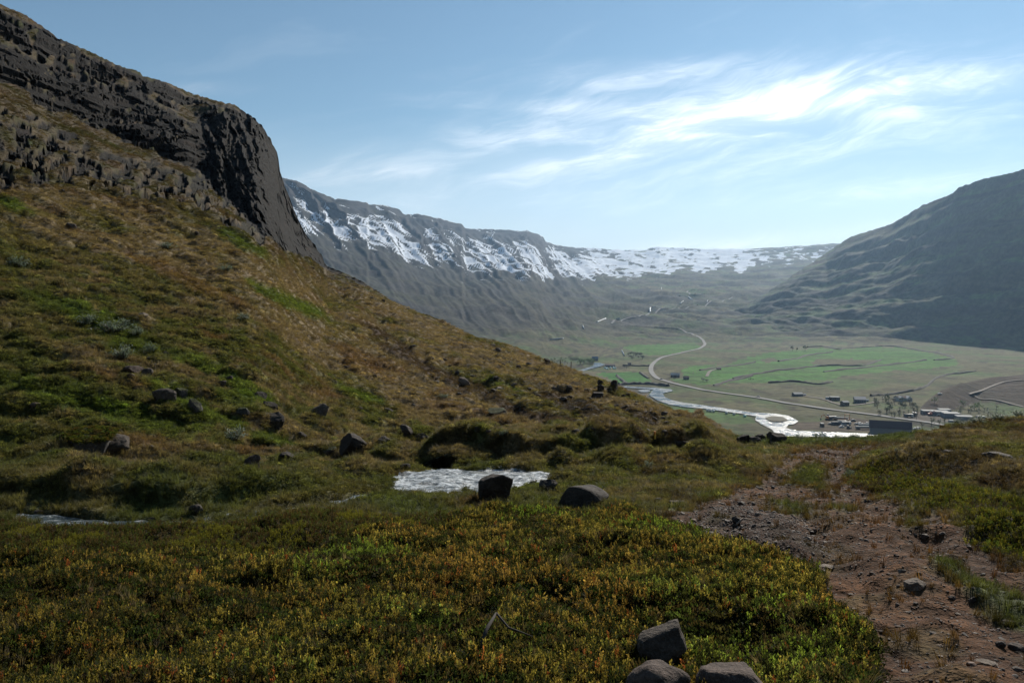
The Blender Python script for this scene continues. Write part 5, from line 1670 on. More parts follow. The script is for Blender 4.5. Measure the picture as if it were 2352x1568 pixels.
for a in ((1953, 1099, 30, 26, "small round grey-green willow at the right edge of the track's grassy part"),
          (262, 765, 110, 36, "large grey willow bush in the bright green patch on the slope"), (205, 748, 80, 26, "grey willow bush left of and above the large one"), (318, 772, 60, 22, "small grey willow right of the large one on the slope"),
          (285, 828, 95, 36, "grey willow bush directly above the rock cluster on the slope"), (345, 812, 50, 24, "grey willow bush above the thin dark slab"),
          (385, 572, 70, 18, "grey willow on the high brown slope below the crags"), (520, 625, 70, 18, "grey willow high on the slope right of the mossy crags"), (40, 615, 80, 26, "grey willow at the left picture edge on the slope"),
          (560, 735, 60, 16, "pale willow on the green shoulder of the slope"), (1020, 915, 44, 13, "pale willow bush low on the slope right of the pointed rock"), (1160, 1000, 40, 14, "dark green willow on top of the bluff's left end"),
          (1490, 1078, 40, 20, "bushy willow on the right end of the bluff"), (540, 1015, 90, 34, "wide grey-brown willow above the brook's left bank"),
          (1835, 1012, 44, 16, "grey willow on the crest next to the black rocks"), (1880, 1010, 46, 18, "tall green willow on the crest below the river bend"), (1925, 1012, 50, 14, "green willow on the crest in front of the river"), (1965, 1008, 46, 12, "low green willow on the crest left of the big shed"),
          (2150, 986, 50, 14, "pale willow on the crest right of the big shed"), (2200, 978, 60, 18, "silvery willow on the rise at the right, leftmost of its thicket"), (2245, 972, 64, 18, "silvery willow in the middle of the thicket on the right rise"), (2295, 966, 64, 18, "silvery willow right of the middle in the thicket on the right rise"), (2340, 960, 60, 18, "silvery willow at the right picture edge on the rise"),
          (2130, 1014, 30, 12, "small pale willow in the brown heath behind the track"), (2060, 1040, 34, 12, "tiny willow tuft between the track and the flat outcrop")):
    shrub(*a)

# ------------------------------------------------------------------ river, pond, road, ditches and waterfalls in the valley
M_RIVER = mat_water("river_water", 0.10, 0.6, 1.0, 0.30, 0.30)
def rough_patches(m, lo, hi, scale):
    t = NT(m.node_tree); b = m.node_tree.nodes["Principled BSDF"]
    pos = t.n('ShaderNodeNewGeometry').outputs['Position']
    f = t.noise(pos, scale, 3, .6)
    t.put(b.inputs['Roughness'], t.ramp(f, .38, .62, lo, hi))
rough_patches(M_RIVER, .12, .46, .055)
M_FALL = mat_water("white_water", 1.0, 0.3, 0.6, 0.3, 0.5, (.36, .39, .41))
M_ROAD = paint("road_asphalt", (.150, .143, .132), .9, 0, .12, .05)
M_TRACK = paint("gravel_track", (.095, .074, .055), .9, 0, .15, .05)
M_DITCH = paint("dark_ditch", (.035, .030, .022), .95, 0, .3, .02)
def floor_pt(u, v, lift=0.0):
    y = -(FLOOR + lift) * F / (v - VH)
    return Vector(((u - UC) / F * y, y, FLOOR + lift))
def flat_poly(name, pts, mat, lift, wob=0.0, seed=1):
    """water sheet: outline densified and triangulated"""
    out = []
    for i in range(len(pts)):
        a = Vector(pts[i]); b = Vector(pts[(i + 1) % len(pts)])
        n_ = max(1, int((b - a).length / 6))
        for j in range(n_):
            q_ = a.lerp(b, j / n_)
            out.append((q_.x + wob * rnd.uniform(-1, 1), q_.y + wob * .3 * rnd.uniform(-1, 1)))
    bm = bmesh.new()
    vs_l = [bm.verts.new(floor_pt(u, v, lift)) for u, v in out]
    f = bm.faces.new(vs_l)
    if f.normal.z < 0: f.normal_flip()
    bmesh.ops.triangulate(bm, faces=[f])
    bmesh.ops.recalc_face_normals(bm, faces=bm.faces)
    me = bpy.data.meshes.new(name); bm.to_mesh(me); bm.free()
    if sum(p_.normal.z for p_ in me.polygons) < 0: me.flip_normals()
    return link(name, me, mat)
RIVER_P = [(1418, 886.0), (1500, 889.5), (1540, 893), (1546, 897), (1522, 903), (1528, 912), (1545, 919), (1570, 924), (1608, 929)] + [zoom4(*q_) for q_ in ((200, 1150), (380, 1178), (540, 1185), (640, 1200), (715, 1240), (690, 1258), (640, 1268), (625, 1290), (700, 1310), (900, 1318), (1180, 1328), (1340, 1338), (1320, 1354), (700, 1354), (560, 1342), (520, 1300), (440, 1260), (400, 1230), (410, 1205), (330, 1190), (150, 1165), (0, 1147))] + [(1570, 934), (1535, 928), (1510, 919), (1491, 907), (1496, 899), (1500, 894.5), (1480, 892), (1418, 889.0)]
tag(flat_poly("river", RIVER_P, M_RIVER, 0.9, .6), "silvery river winding through the valley floor", kind="structure")
ISL = [zoom4(*q_) for q_ in ((470, 1215), (520, 1202), (600, 1209), (640, 1232), (585, 1243), (510, 1239))]
def island():
    o = flat_poly("river_island", ISL, paint("island_grass", (.085, .075, .042), .95, 0, .3, .1), 1.5, .3)
    tag(o, "small grassy island in the river bend", "island")
island()
UPR = [zoom3(*q_) for q_ in ((295, 1258), (400, 1226), (450, 1205), (462, 1176), (520, 1178), (578, 1194), (540, 1210), (480, 1226), (420, 1242), (330, 1270))]
tag(flat_poly("river", UPR, M_RIVER, 1.2, .2), "upper reach of the river by the green trees", kind="structure")
tag(flat_poly("pond", [(1464, 896), (1480, 893.5), (1497, 896), (1488, 900), (1472, 900)], M_RIVER, 1.0, .3), "small grey pond on the mudflat beside the river", kind="structure")

def valley_path(name, pts, width, mat, lift, label, kind="structure", n=5):
    P3 = []
    for u, v in pts:
        p = val_s.hit(u, v)
        P3.append((p.x, p.y, p.z))
    L, R = ribbon_verts(P3, width, 0.0, n)
    # lay the edges on the land
    V, Fc = [], []
    for a, b in zip(L, R):
        zz = []
        for q_ in (a, (a + b) / 2, b):
            u = UC + F * q_.x / q_.y
            c_ = int(np.clip(np.interp(u, uL, np.arange(nV)), 0, nV - 1))
            zz.append(float(np.interp(q_.y, YV[:, c_], ZV[:, c_])))
        z_ = max(zz) + lift
        V += [(a.x, a.y, z_), (b.x, b.y, z_)]
    for i in range(len(L) - 1):
        Fc.append((2 * i + 1, 2 * i, 2 * i + 2, 2 * i + 3))
    o = link(name, mesh_from(name, V, Fc), mat)
    tag(o, label, kind=kind)
    return o
ROADP = [(2600, 1035), (2400, 1008), (2165, 977), (2127, 970), (1924, 943), (1741, 914), (1615, 896), (1549, 881), (1516, 871), (1500, 860), (1495, 849), (1498, 838), (1507, 829), (1527, 819), (1560, 811.5), (1593, 804), (1612.6, 797), (1619, 790.6), (1615, 782), (1599, 771), (1571, 760), (1544, 753), (1505, 750.6), (1461, 748), (1421, 745), (1406, 743), (1408, 740), (1430, 735), (1461, 729), (1487, 722.5), (1509, 716), (1549, 708), (1582, 705), (1626, 697), (1659, 693), (1676, 687), (1682, 683), (1676, 681.4), (1637, 680), (1604, 677), (1582, 673), (1578.5, 670), (1586, 666), (1601, 663)]
valley_path("road", ROADP, 7.0, M_ROAD, 0.7, "grey asphalt road winding up the valley")
for pts, w_, lab in (([zoom4(*q_) for q_ in ((2352, 945), (2200, 960), (2080, 1005), (1965, 1050), (2000, 1068), (2150, 1090), (2352, 1140))], 3.6, "gravel track looping over the brown moor"),
                     ([zoom4(*q_) for q_ in ((690, 1035), (760, 1060), (900, 1085), (1060, 1130), (1300, 1100))], 3.5, "farm track linking the small houses"),
                     ([zoom3(*q_) for q_ in ((1640, 1322), (1655, 1290), (1690, 1260), (1760, 1245))], 4.5, "short farm track in the big green field")):
    valley_path("path", pts, w_, M_TRACK, 0.6, lab)
DITCH = [[zoom4(*q_) for q_ in ((0, 875), (200, 845), (400, 815))], [zoom4(*q_) for q_ in ((570, 810), (700, 790), (780, 765), (960, 742))], [zoom4(*q_) for q_ in ((780, 705), (900, 702), (1000, 722), (1060, 712), (1220, 705), (1400, 700), (1620, 735), (1750, 755), (1840, 785), (1700, 800))],
         [zoom4(*q_) for q_ in ((240, 935), (450, 895), (700, 862), (900, 842), (1160, 842), (1240, 825), (1310, 800))], [zoom4(*q_) for q_ in ((900, 885), (1150, 860), (1400, 830), (1640, 800))], [zoom4(*q_) for q_ in ((100, 985), (250, 945), (380, 915))],
         [zoom4(*q_) for q_ in ((1240, 1060), (1500, 1030), (1620, 1000), (1700, 940), (1800, 905), (2000, 880))], [zoom3(*q_) for q_ in ((700, 1315), (740, 1350), (800, 1400))], [zoom3(*q_) for q_ in ((940, 1285), (985, 1315), (1030, 1345))],
         [zoom3(*q_) for q_ in ((720, 1407), (900, 1403), (1060, 1405), (1230, 1425))], [zoom4(*q_) for q_ in ((500, 965), (700, 958), (860, 975), (960, 960))], [zoom3(*q_) for q_ in ((760, 1210), (1040, 1213))]]
def bank_strip(pts, width, h_):
    """low overgrown bank along a ditch: a ridge with sloping sides"""
    o = valley_path("ditch", pts, width, M_DITCH, 0.3, "dark overgrown drainage ditch across the valley meadows", n=8)
    me = o.data
    n_ = len(me.vertices) // 2
    co = np.zeros(len(me.vertices) * 3, np.float32); me.vertices.foreach_get("co", co); co = co.reshape(-1, 3)
    L_, R_ = co[0::2], co[1::2]
    V, Fc = [], []
    for i in range(n_):
        hh = h_ * (0.55 + 0.9 * rnd.random())
        a_, b_ = L_[i], R_[i]
        V += [a_ - [0, 0, 1.5], a_ * .7 + b_ * .3 + [0, 0, hh], a_ * .3 + b_ * .7 + [0, 0, hh * .9], b_ - [0, 0, 1.5]]
    for i in range(n_ - 1):
        for j in range(3):
            q0 = i * 4 + j
            Fc.append((q0 + 1, q0, q0 + 4, q0 + 5))
    me2 = mesh_from("ditch", V, Fc); me2.materials.append(M_DITCH)
    o.data = me2
for i, d_ in enumerate(DITCH):
    bank_strip(d_, rnd.uniform(4.0, 6.0) if i != 9 else 9.0, 1.7 if i != 9 else 2.4)

def waterfall(u0, v0, u1, v1, w_px, label):
    """thick tongue of white water on the slope"""
    a = val_s.hit(u0, v0); b = val_s.hit(u1, v1)
    k = a.y / F * .45
    mbx = MB()
    n_ = 6
    L = []
    for i in range(n_ + 1):
        t = i / n_
        c_ = a.lerp(b, t)
        c_ = c_ + Vector((rnd.uniform(-.25, .25) * w_px * k, 0, 0)) * (0 < i < n_)
        w_ = w_px * k * .5 * rnd.uniform(.75, 1.15)
        L.append((c_, w_))
    for c_, w_ in L:
        mbx.v += [(c_.x - w_, c_.y - 2.0, c_.z + 2.2), (c_.x, c_.y - 3.5, c_.z + 3.4), (c_.x + w_, c_.y - 2.0, c_.z + 2.2), (c_.x + w_, c_.y + 4, c_.z - 3), (c_.x - w_, c_.y + 4, c_.z - 3)]
    for i in range(n_):
        for j in range(5):
            q0 = i * 5 + j; q1 = i * 5 + (j + 1) % 5
            mbx.f.append((q0, q1, q1 + 5, q0 + 5))
    mbx.f.append((4, 3, 2, 1, 0)); mbx.f.append(tuple(n_ * 5 + j for j in range(5)))
    o = mbx.build("waterfall", M_FALL, None, True)
    tag(o, label, "waterfall", "waterfalls in the valley")
for a in ((1493, 707, 1493, 718, 7, "widest waterfall dropping over the dark scarp above the road"), (1508, 706, 1497, 707, 2, "river lip just above the widest waterfall"),
          (1569, 692, 1562, 698, 7, "bright rapids above and right of the widest waterfall"), (1581, 682, 1590, 689, 5, "small slanting fall under the upper road bend"), (1558, 680, 1578, 682, 2, "thin stream line below the upper road bend"),
          (1391, 732, 1370, 741, 6, "long slanting rapids left of the road bend"), (1339, 749, 1341, 756, 5, "short fall left of the long rapids"), (1625, 690, 1624, 695, 3, "tiny fall inside the upper road loop"),
          (1324, 636, 1326, 642, 2.5, "thin fall high up under the snow line"), (1519, 661, 1519, 666, 3, "misty little fall far up the valley head"), (1428, 806, 1434, 818, 4, "foaming step of the side stream by the small wood"), (1263, 781, 1294, 778, 4, "pale reach of the river in its gorge"), (1415, 733, 1424, 732, 2.5, "short bright water line right of the long rapids"),
          (1014, 571, 1032, 580, 3, "thin meltwater fall on the dark mountainside")):
    waterfall(*a)

# ------------------------------------------------------------------ farm buildings, yard and trees in the valley
M_WHITE = paint("white_paint", (.46, .46, .44), .6)
M_GREYW = paint("grey_cladding", (.17, .175, .18), .6)
M_DKGREY = paint("dark_cladding", (.045, .050, .060), .6)
M_BLUEW = paint("slate_blue_cladding", (.050, .065, .085), .55)
M_BROWNW = paint("brown_boards", (.070, .050, .040), .8)
M_ROOFD = paint("dark_roof", (.060, .036, .036), .9)
M_ROOFB = paint("blue_grey_roof", (.10, .13, .17), .35)
M_ROOFW = paint("pale_sheet_roof", (.30, .30, .285), .9)
M_ROOFR = paint("rust_roof", (.16, .075, .055), .7)
M_GLASS = paint("window_glass", (.03, .04, .05), .1)
M_TYRE = paint("tyre_rubber", (.02, .02, .02), .8)
M_RED = paint("red_machine_paint", (.40, .06, .03), .4)
M_ORANGEV = paint("orange_machine_paint", (.55, .20, .04), .4)
M_TEAL = paint("teal_wrap", (.35, .60, .58), .4)
M_CONC = paint("concrete", (.30, .29, .27), .8)

def vground(u, v):
    p = val_s.hit(u, v)
    return p

def house(name, label, cat, u, v, w_px, h_px, depth_m, rz, wall, roof, roof_share=.42, n_win=3, flat=False, group=None, door=True):
    """gabled or flat-roofed building; long side faces the camera before turning by rz"""
    p = vground(u, v); k = p.y / F
    w_, h_ = w_px * k, h_px * k
    root = empty(name, (p.x, p.y + depth_m * .5, p.z - .3), rz)
    hr = 0 if flat else h_ * roof_share
    hw = h_ - hr + .3
    MB().prism([(-depth_m / 2, 0), (depth_m / 2, 0), (depth_m / 2, hw), (0, hw + hr * .96), (-depth_m / 2, hw)] if not flat else [(-depth_m / 2, 0), (depth_m / 2, 0), (depth_m / 2, hw), (-depth_m / 2, hw)], -w_ / 2, w_ / 2).build("wall", wall, root).rotation_euler = (0, 0, math.radians(-90))
    ov = .4
    if flat:
        MB().box((0, 0, hw + .12), (w_ + ov, depth_m + ov, .24)).build("roof", roof, root)
    else:
        d2 = depth_m / 2 + ov; sl = hr / (depth_m / 2)
        rf = MB().prism([(-d2, hw - ov * sl), (0, hw + hr), (d2, hw - ov * sl), (d2, hw - ov * sl + .22), (0, hw + hr + .26), (-d2, hw - ov * sl + .22)], -w_ / 2 - ov, w_ / 2 + ov).build("roof", roof, root)
        rf.rotation_euler = (0, 0, math.radians(-90))
    for i in range(n_win):
        x = -w_ / 2 + w_ * (i + .5) / n_win
        ww = min(1.5, w_ / n_win * .5); wz = hw * .55
        f = MB().box((x, -depth_m / 2 - .03, wz), (ww + .3, .10, hw * .34 + .3)).build("window", M_WHITE, root)
        MB().box((x, -depth_m / 2 - .10, wz), (ww, .06, hw * .34)).build("pane", M_GLASS, f)
    if door:
        MB().box((w_ * .5 + .04, 0, 1.1), (.10, 1.2, 2.1)).build("door", M_BROWNW, root)
    tag(root, label, cat, group)
    return root

house("storage_shed", "long grey shed with dark red-brown roof by the river", "shed", 2055, 1000, 88, 30, 14, -.42, M_GREYW, M_ROOFD, .45, 0)
house("farm_house", "blue-grey gabled house standing alone in the meadow", "house", 1979, 926, 24, 14, 9, -.25, M_BLUEW, M_ROOFB, .4, 3)
house("garden_shed", "little pale shed at the right gable of the blue-grey house", "shed", 1993, 922, 6, 5, 3, -.25, M_WHITE, M_ROOFW, .3, 1)
h1 = house("farm_house", "white farmhouse with two gables behind the bare trees", "house", 2077, 921, 30, 11, 9, .1, M_WHITE, M_ROOFD, .35, 5)
for sx in (-.30, .30):
    k = 850 / F
    MB().prism([(-3, 0), (3, 0), (3, 3.2), (0, 5.4), (-3, 3.2)], -6.5, 0).build("gable", M_WHITE, h1).location = (sx * 30 * k, 0, 0)
house("farm_house", "low dark farmhouse at the left end of the farm track", "house", 1834, 910, 20, 8, 7, .1, M_DKGREY, M_ROOFW, .35, 3)
house("garden_shed", "small white hut beside the low dark farmhouse", "shed", 1848, 909, 6, 4.5, 3, 0, M_WHITE, M_ROOFW, .3, 1)
house("barn", "low barn with pale flat roof left of the blue-grey house", "barn", 1920, 920, 20, 8, 7, -.15, M_BROWNW, M_ROOFW, .3, 2, True)
house("barn", "white lean-to at the left end of the pale-roofed barn", "barn", 1905, 918, 11, 6, 5, -.15, M_WHITE, M_ROOFW, .3, 1, True)
house("cabin", "small dark cabin with a pale roof edge below the blue-grey house", "cabin", 1943, 932, 14, 11, 6, .2, M_BROWNW, M_ROOFW, .25, 2)
house("cabin", "dark cabin with bright roof beside the road bend", "cabin", 1552, 867, 20, 10, 8, -.2, M_BROWNW, M_ROOFW, .4, 2)
house("cabin", "small dark hut right of the cabin at the road bend", "cabin", 1577, 872, 10, 8, 6, .1, M_DKGREY, M_ROOFD, .4, 1)
house("barn", "long grey barn beside the upper river reach", "barn", 1402, 843, 22, 6.5, 9, 0, M_GREYW, M_ROOFD, .3, 0)
house("farm_house", "pale grey house tucked under the dark gorge wall", "house", 1367, 829, 13, 10, 8, .1, M_GREYW, M_ROOFB, .4, 2)
house("cabin", "tiny hut at the end of the short field track", "cabin", 1652, 849, 9, 4, 5, 0, M_BROWNW, M_ROOFD, .4, 1)
house("cabin", "lone tiny hut on the open slope left of the road curve", "cabin", 1446, 837, 7, 4, 4, 0, M_DKGREY, M_ROOFD, .4, 1)
for u, v, w_, h_, d_, lab in ((2140, 952, 30, 8, 10, "leftmost pale hall of the long white row"), (2166, 954, 36, 8, 12, "second pale hall of the long white row"), (2192, 960, 34, 10, 12, "third pale hall of the long white row, the tallest"), (2222, 966, 34, 9, 10, "rightmost pale hall of the long white row"), (2175, 946, 24, 5, 10, "pale hall standing behind the long white row")):
    house("storage_hall", lab, "hall", u, v, w_, h_, d_, -.22, M_GREYW, M_ROOFW, .3, 0, True, "pale halls in a row", False)
for u, v, w_, lab in ((2192, 968, 24, "white slab stack in front of the third pale hall"), (2218, 973, 40, "long white slab stack in front of the rightmost pale hall")):
    p = vground(u, v); k = p.y / F
    o = MB().box((0, 0, .5), (w_ * k, 4, 1.0)).box((0, 0, 1.2), (w_ * k * .9, 3.6, .35)).build("slab_stack", M_ROOFW); o.location = p; o.rotation_euler = (0, 0, -.2)
    tag(o, lab, "slabs")

def wheel_pair(root, x, y0, y1, r):
    for y in (y0, y1):
        w_ = MB().tube([(x, y - .12, r), (x, y + .12, r)], r, 10).build("wheel", M_TYRE, root)

def vehicle(kind, label, u, v, rz, mat, s_=1.0, group="machines and vehicles in the river yard"):
    p = vground(u, v)
    root = empty(kind, p, rz)
    root.scale = (s_, s_, s_)
    if kind in ("car", "van"):
        top = .62 if kind == "car" else 1.05
        MB().box((0, 0, .65), (4.4, 1.8, .7), (.97, .95)).build("body", mat, root)
        c_ = MB().box((-.2, 0, 1.0 + top / 2), (2.6 if kind == "car" else 3.8, 1.65, top), (.72 if kind == "car" else .92, .86)).build("cabin", mat, root)
        MB().box((-.2, 0, 1.0 + top * .5), (2.3 if kind == "car" else 3.5, 1.66, top * .55), (.78, .90)).build("window", M_GLASS, c_)
        for x in (-1.35, 1.35): wheel_pair(root, x, -.85, .85, .34)
        for y in (-.6, .6): MB().box((2.2, y, .7), (.08, .3, .18)).build("headlight", M_WHITE, root)
    elif kind == "truck":
        MB().box((-1.2, 0, 1.0), (6.4, 2.2, .3)).build("chassis", M_DKGREY, root)
        MB().box((-1.4, 0, 2.1), (5.6, 2.4, 1.9)).build("cargo_box", mat, root)
        cb = MB().box((2.6, 0, 1.9), (1.9, 2.3, 2.2), (.85, .95)).build("cab", M_WHITE, root)
        MB().box((3.5, 0, 2.4), (.12, 2.0, .8)).build("windscreen", M_GLASS, cb)
        for x in (-3.2, -2.0, 2.4): wheel_pair(root, x, -1.0, 1.0, .5)
    elif kind == "excavator":
        for y in (-1.1, 1.1): MB().box((0, y, .5), (3.6, .6, .95), (.8, 1)).build("crawler", M_TYRE, root)
        MB().box((-.4, 0, 1.5), (3.0, 2.2, 1.1)).build("engine_house", mat, root)
        cb = MB().box((.6, .5, 2.4), (1.3, 1.1, 1.7), (.85, .9)).build("cab", mat, root)
        MB().box((1.2, .5, 2.6), (.12, .9, 1.0)).build("windscreen", M_GLASS, cb)
        MB().tube([(1.0, -.3, 1.7), (3.2, -.3, 4.4), (5.2, -.3, 3.2)], .28, 6).build("boom", mat, root)
        MB().tube([(5.2, -.3, 3.2), (5.8, -.3, 1.0)], .22, 6).build("dipper_arm", mat, root)
        MB().box((5.8, -.3, .6), (.9, 1.0, .9), (.6, 1)).build("bucket", M_DKGREY, root)
    elif kind == "trailer":
        MB().box((0, 0, 1.1), (12, 2.5, .35)).build("deck", mat, root)
        MB().box((0, 0, 1.9), (11.4, 2.3, 1.2)).build("load", M_ROOFW, root)
        for x in (-4.5, -3.2): wheel_pair(root, x, -1.05, 1.05, .5)
        MB().tube([(6, 0, 1.0), (7.6, 0, .6)], .12, 6).build("drawbar", M_DKGREY, root)
    elif kind == "container":
        MB().box((0, 0, 1.3), (6.0, 2.4, 2.6)).build("shell", mat, root)
        MB().box((3.02, 0, 1.3), (.10, 2.2, 2.3)).build("door", M_DKGREY, root)
        MB().box((0, 0, 2.65), (6.1, 2.5, .12)).build("lid", M_ROOFW, root)
    elif kind == "tractor":
        MB().box((.9, 0, 1.2), (2.0, .9, .9)).build("bonnet", mat, root)
        cb = MB().box((-.6, 0, 1.9), (1.5, 1.5, 1.7), (.85, .85)).build("cab", mat, root)
        MB().box((-.6, 0, 2.1), (1.3, 1.52, .8)).build("window", M_GLASS, cb)
        wheel_pair(root, -.8, -.95, .95, .85); wheel_pair(root, 1.5, -.75, .75, .48)
    elif kind == "gantry":
        for x in (-2.0, 2.0):
            MB().box((x, 0, 2.6), (.35, .35, 5.2)).build("leg", mat, root)
            MB().box((x, 0, .15), (.8, 1.6, .3)).build("foot", M_DKGREY, root)
        MB().box((0, 0, 5.35), (4.6, .4, .4)).build("beam", mat, root)
    tag(root, label, kind, group)
    return root
def z6(x, y): return ((3200 + x * .38095) * .5742, (1540 + y * .38095) * .5742)
for kind, lab, x, y, rz, mat in (
        ("excavator", "excavator with its arm stretched out left, at the yard's far edge", 290, 362, math.pi, M_ORANGEV), ("truck", "dark truck right beside the excavator with the outstretched arm", 345, 362, .3, M_DKGREY), ("trailer", "flat trailer with pale load in the yard's back row", 430, 366, -.4, M_ORANGEV),
        ("gantry", "orange lifting frame standing in the yard's back row", 494, 372, 0, M_ORANGEV), ("car", "dark car right of the orange lifting frame", 560, 376, .2, M_DKGREY), ("container", "white-roofed box standing alone at the yard's left", 232, 432, 1.4, M_BROWNW), ("container", "dark container with pale lid in the yard's middle row", 370, 416, .1, M_DKGREY),
        ("truck", "pale long truck in the yard's middle row", 445, 408, .1, M_ROOFW), ("truck", "dark lorry at the right of the pale long truck", 490, 420, .1, M_DKGREY), ("car", "white car below the yard's middle row", 436, 444, .2, M_WHITE), ("van", "white van in front of the dark lorry", 460, 424, .1, M_WHITE),
        ("tractor", "dark tractor at the yard's front edge", 514, 458, .3, M_DKGREY), ("trailer", "long white-topped trailer in front of the big shed's left end", 660, 462, .02, M_DKGREY), ("trailer", "long trailer parked behind the white-topped one by the shed", 690, 436, .02, M_GREYW),
        ("car", "silver car at the trailers' left end", 596, 414, .2, M_GREYW), ("car", "white car behind the parked trailers", 630, 410, .1, M_WHITE), ("car", "pale car nearest the shed's roof corner", 735, 412, 0, M_ROOFW), ("van", "white van touching the big shed's left wall", 768, 430, .1, M_WHITE), ("car", "dark car behind the trailers next to the shed", 705, 408, .3, M_DKGREY),
        ("tractor", "lone dark tractor left of the yard near the road", 292, 336, 1.2, M_DKGREY), ("car", "grey car parked low at the yard's left", 320, 412, .2, M_GREYW), ("car", "white car right of the big shed", 1215, 466, .1, M_WHITE), ("car", "car beside the white one right of the big shed", 1240, 458, .4, M_GREYW)):
    u, v = z6(x, y)
    vehicle(kind, lab, u, v, rz, mat)
for kind, lab, x, y, rz, mat in (("truck", "dark lorry on the gravel yard among the bare trees", 1145, 338, .05, M_DKGREY), ("truck", "white-cab truck behind the dark lorry on the gravel yard", 1200, 318, 1.3, M_DKGREY), ("excavator", "red digger in front of the pale halls", 1368, 318, .2, M_RED), ("car", "white car in front of the pale halls", 1406, 312, .1, M_WHITE), ("car", "pale car before the third pale hall", 1462, 322, .1, M_WHITE),
                                 ("car", "dark car right of the pale halls", 1862, 340, .2, M_DKGREY), ("van", "van right of the pale halls at the thicket", 1886, 344, .2, M_GREYW), ("car", "small white car farthest right of the pale halls", 1928, 344, 0, M_WHITE), ("car", "white car parked by the lonely dark house track", 1468, 96, 0, M_WHITE)):
    u, v = z6(x, y)
    vehicle(kind, lab, u, v, rz, mat, 1.0, "vehicles by the pale halls")
vehicle("car", "dark car driving on the road bend", 1519, 872, 2.4, M_DKGREY, 1.2, "cars on the road")
vehicle("car", "second car farther down the straight road", 1741, 912.5, 2.7, M_DKGREY, 1.2, "cars on the road")
# wrapped hay bales
def bale(u, v, mat, label, group, s_=1.0):
    p = vground(u, v)
    o = MB().tube([(-.75 * s_, 0, .75 * s_), (-.62 * s_, 0, .75 * s_), (.62 * s_, 0, .75 * s_), (.75 * s_, 0, .75 * s_)], [.60 * s_, .75 * s_, .75 * s_, .60 * s_], 12).build("hay_bale", mat, None, True)
    o.location = p; o.rotation_euler = (0, 0, rnd.uniform(0, 3))
    tag(o, label, "hay bale", group)
for i in range(14):
    u, v = zoom3(rnd.uniform(560, 690), rnd.uniform(1228, 1248))
    bale(u, v, rnd.choice((M_WHITE, M_TEAL, M_TEAL)), "wrapped hay bale in the pile beside the long grey barn", "hay bales by the grey barn", 1.3)
for i, (x, y, lab) in enumerate(((55, 1172, "leftmost white bale on the meadow below the river"), (75, 1175, "second white bale on the meadow below the river"), (98, 1178, "third white bale on the meadow below the river"), (192, 1190, "white bale alone in the middle of the river meadow"), (247, 1197, "white bale nearest the river bend"), (325, 1212, "pale teal bale lying on the river bank"))):
    u, v = zoom4(x, y)
    bale(u, v, M_TEAL if i == 5 else M_WHITE, lab, "hay bales on the river meadow", 1.5)

# trees: birch-like, bare scrub and spruce
def tree_protos():
    out = {}
    r = random.Random(9)
    specs = {"leafy": ((.085, .135, .035), 90, 1.0), "pale": ((.105, .120, .055), 70, .8), "bare": ((.075, .068, .050), 55, .7), "dark": ((.035, .052, .024), 110, 1.0)}
    for nm, (c_, n_, wd) in specs.items():
        mat = mat_plain_leaf(nm + "_crown", c_, .3)
        for q_ in range(3):
            V, Fc, lv = [], [], []
            tr = MB()
            tr.tube([(0, 0, -.1), (r.uniform(-.03, .03), 0, .45), (r.uniform(-.06, .06), r.uniform(-.05, .05), .92)], [.035, .022, .006], 6, False)
            for k_ in range(9):
                a = r.uniform(0, 6.28); z_ = r.uniform(.22, .75); L = r.uniform(.16, .34) * wd
                tip = Vector((math.cos(a) * L, math.sin(a) * L, z_ + r.uniform(.08, .24)))
                tr.tube([(0, 0, z_), tip], [.012, .004], 4, False)
                for j in range(n_ // 9):
                    b_ = tip + Vector((r.gauss(0, .085), r.gauss(0, .085), r.gauss(0, .085)))
                    d = Vector((r.gauss(0, 1), r.gauss(0, 1), r.gauss(0, 1)))
                    add_leaf(V, Fc, lv, b_, d, Vector((r.gauss(0, 1), r.gauss(0, 1), 1)), r.uniform(.09, .16), r.uniform(.07, .12), r.random())
            to = tr.build("trunk", M_TWIG); tm = to.data; bpy.data.objects.remove(to)
            out.setdefault(nm, []).append((leaf_mesh("crown", V, Fc, lv, mat), tm))
    mat = mat_plain_leaf("spruce_crown", (.028, .045, .022), .15)
    for q_ in range(2):
        V, Fc, lv = [], [], []
        tr = MB().tube([(0, 0, -.1), (0, 0, 1.0)], [.03, .004], 6, False)
        for k_ in range(14):
            z_ = .12 + .85 * k_ / 14; R_ = .22 * (1 - z_) + .02
            for j in range(9):
                a = j * .698 + k_ * .4 + r.uniform(-.2, .2)
                d = Vector((math.cos(a), math.sin(a), -.25 + r.uniform(-.15, .15)))
                add_leaf(V, Fc, lv, Vector((0, 0, z_)), d, Vector((0, 0, 1)), R_ * r.uniform(.8, 1.3), .07, r.random())
        to = tr.build("trunk", M_TWIG); tm = to.data; bpy.data.objects.remove(to)
        out.setdefault("spruce", []).append((leaf_mesh("crown", V, Fc, lv, mat), tm))
    return out
TREES = tree_protos()
def tree(kind, u, v, h_px, label, group, wide=1.0, name="tree"):
    p = vground(u, v); h_ = h_px * p.y / F
    root = empty(name, p, rnd.uniform(0, 6.28)); root.scale = (h_ * wide, h_ * wide, h_)
    cr, tm = rnd.choice(TREES[kind])
    link_copy("crown", cr, root); link_copy("trunk", tm, root)
    tag(root, label, "tree", group)
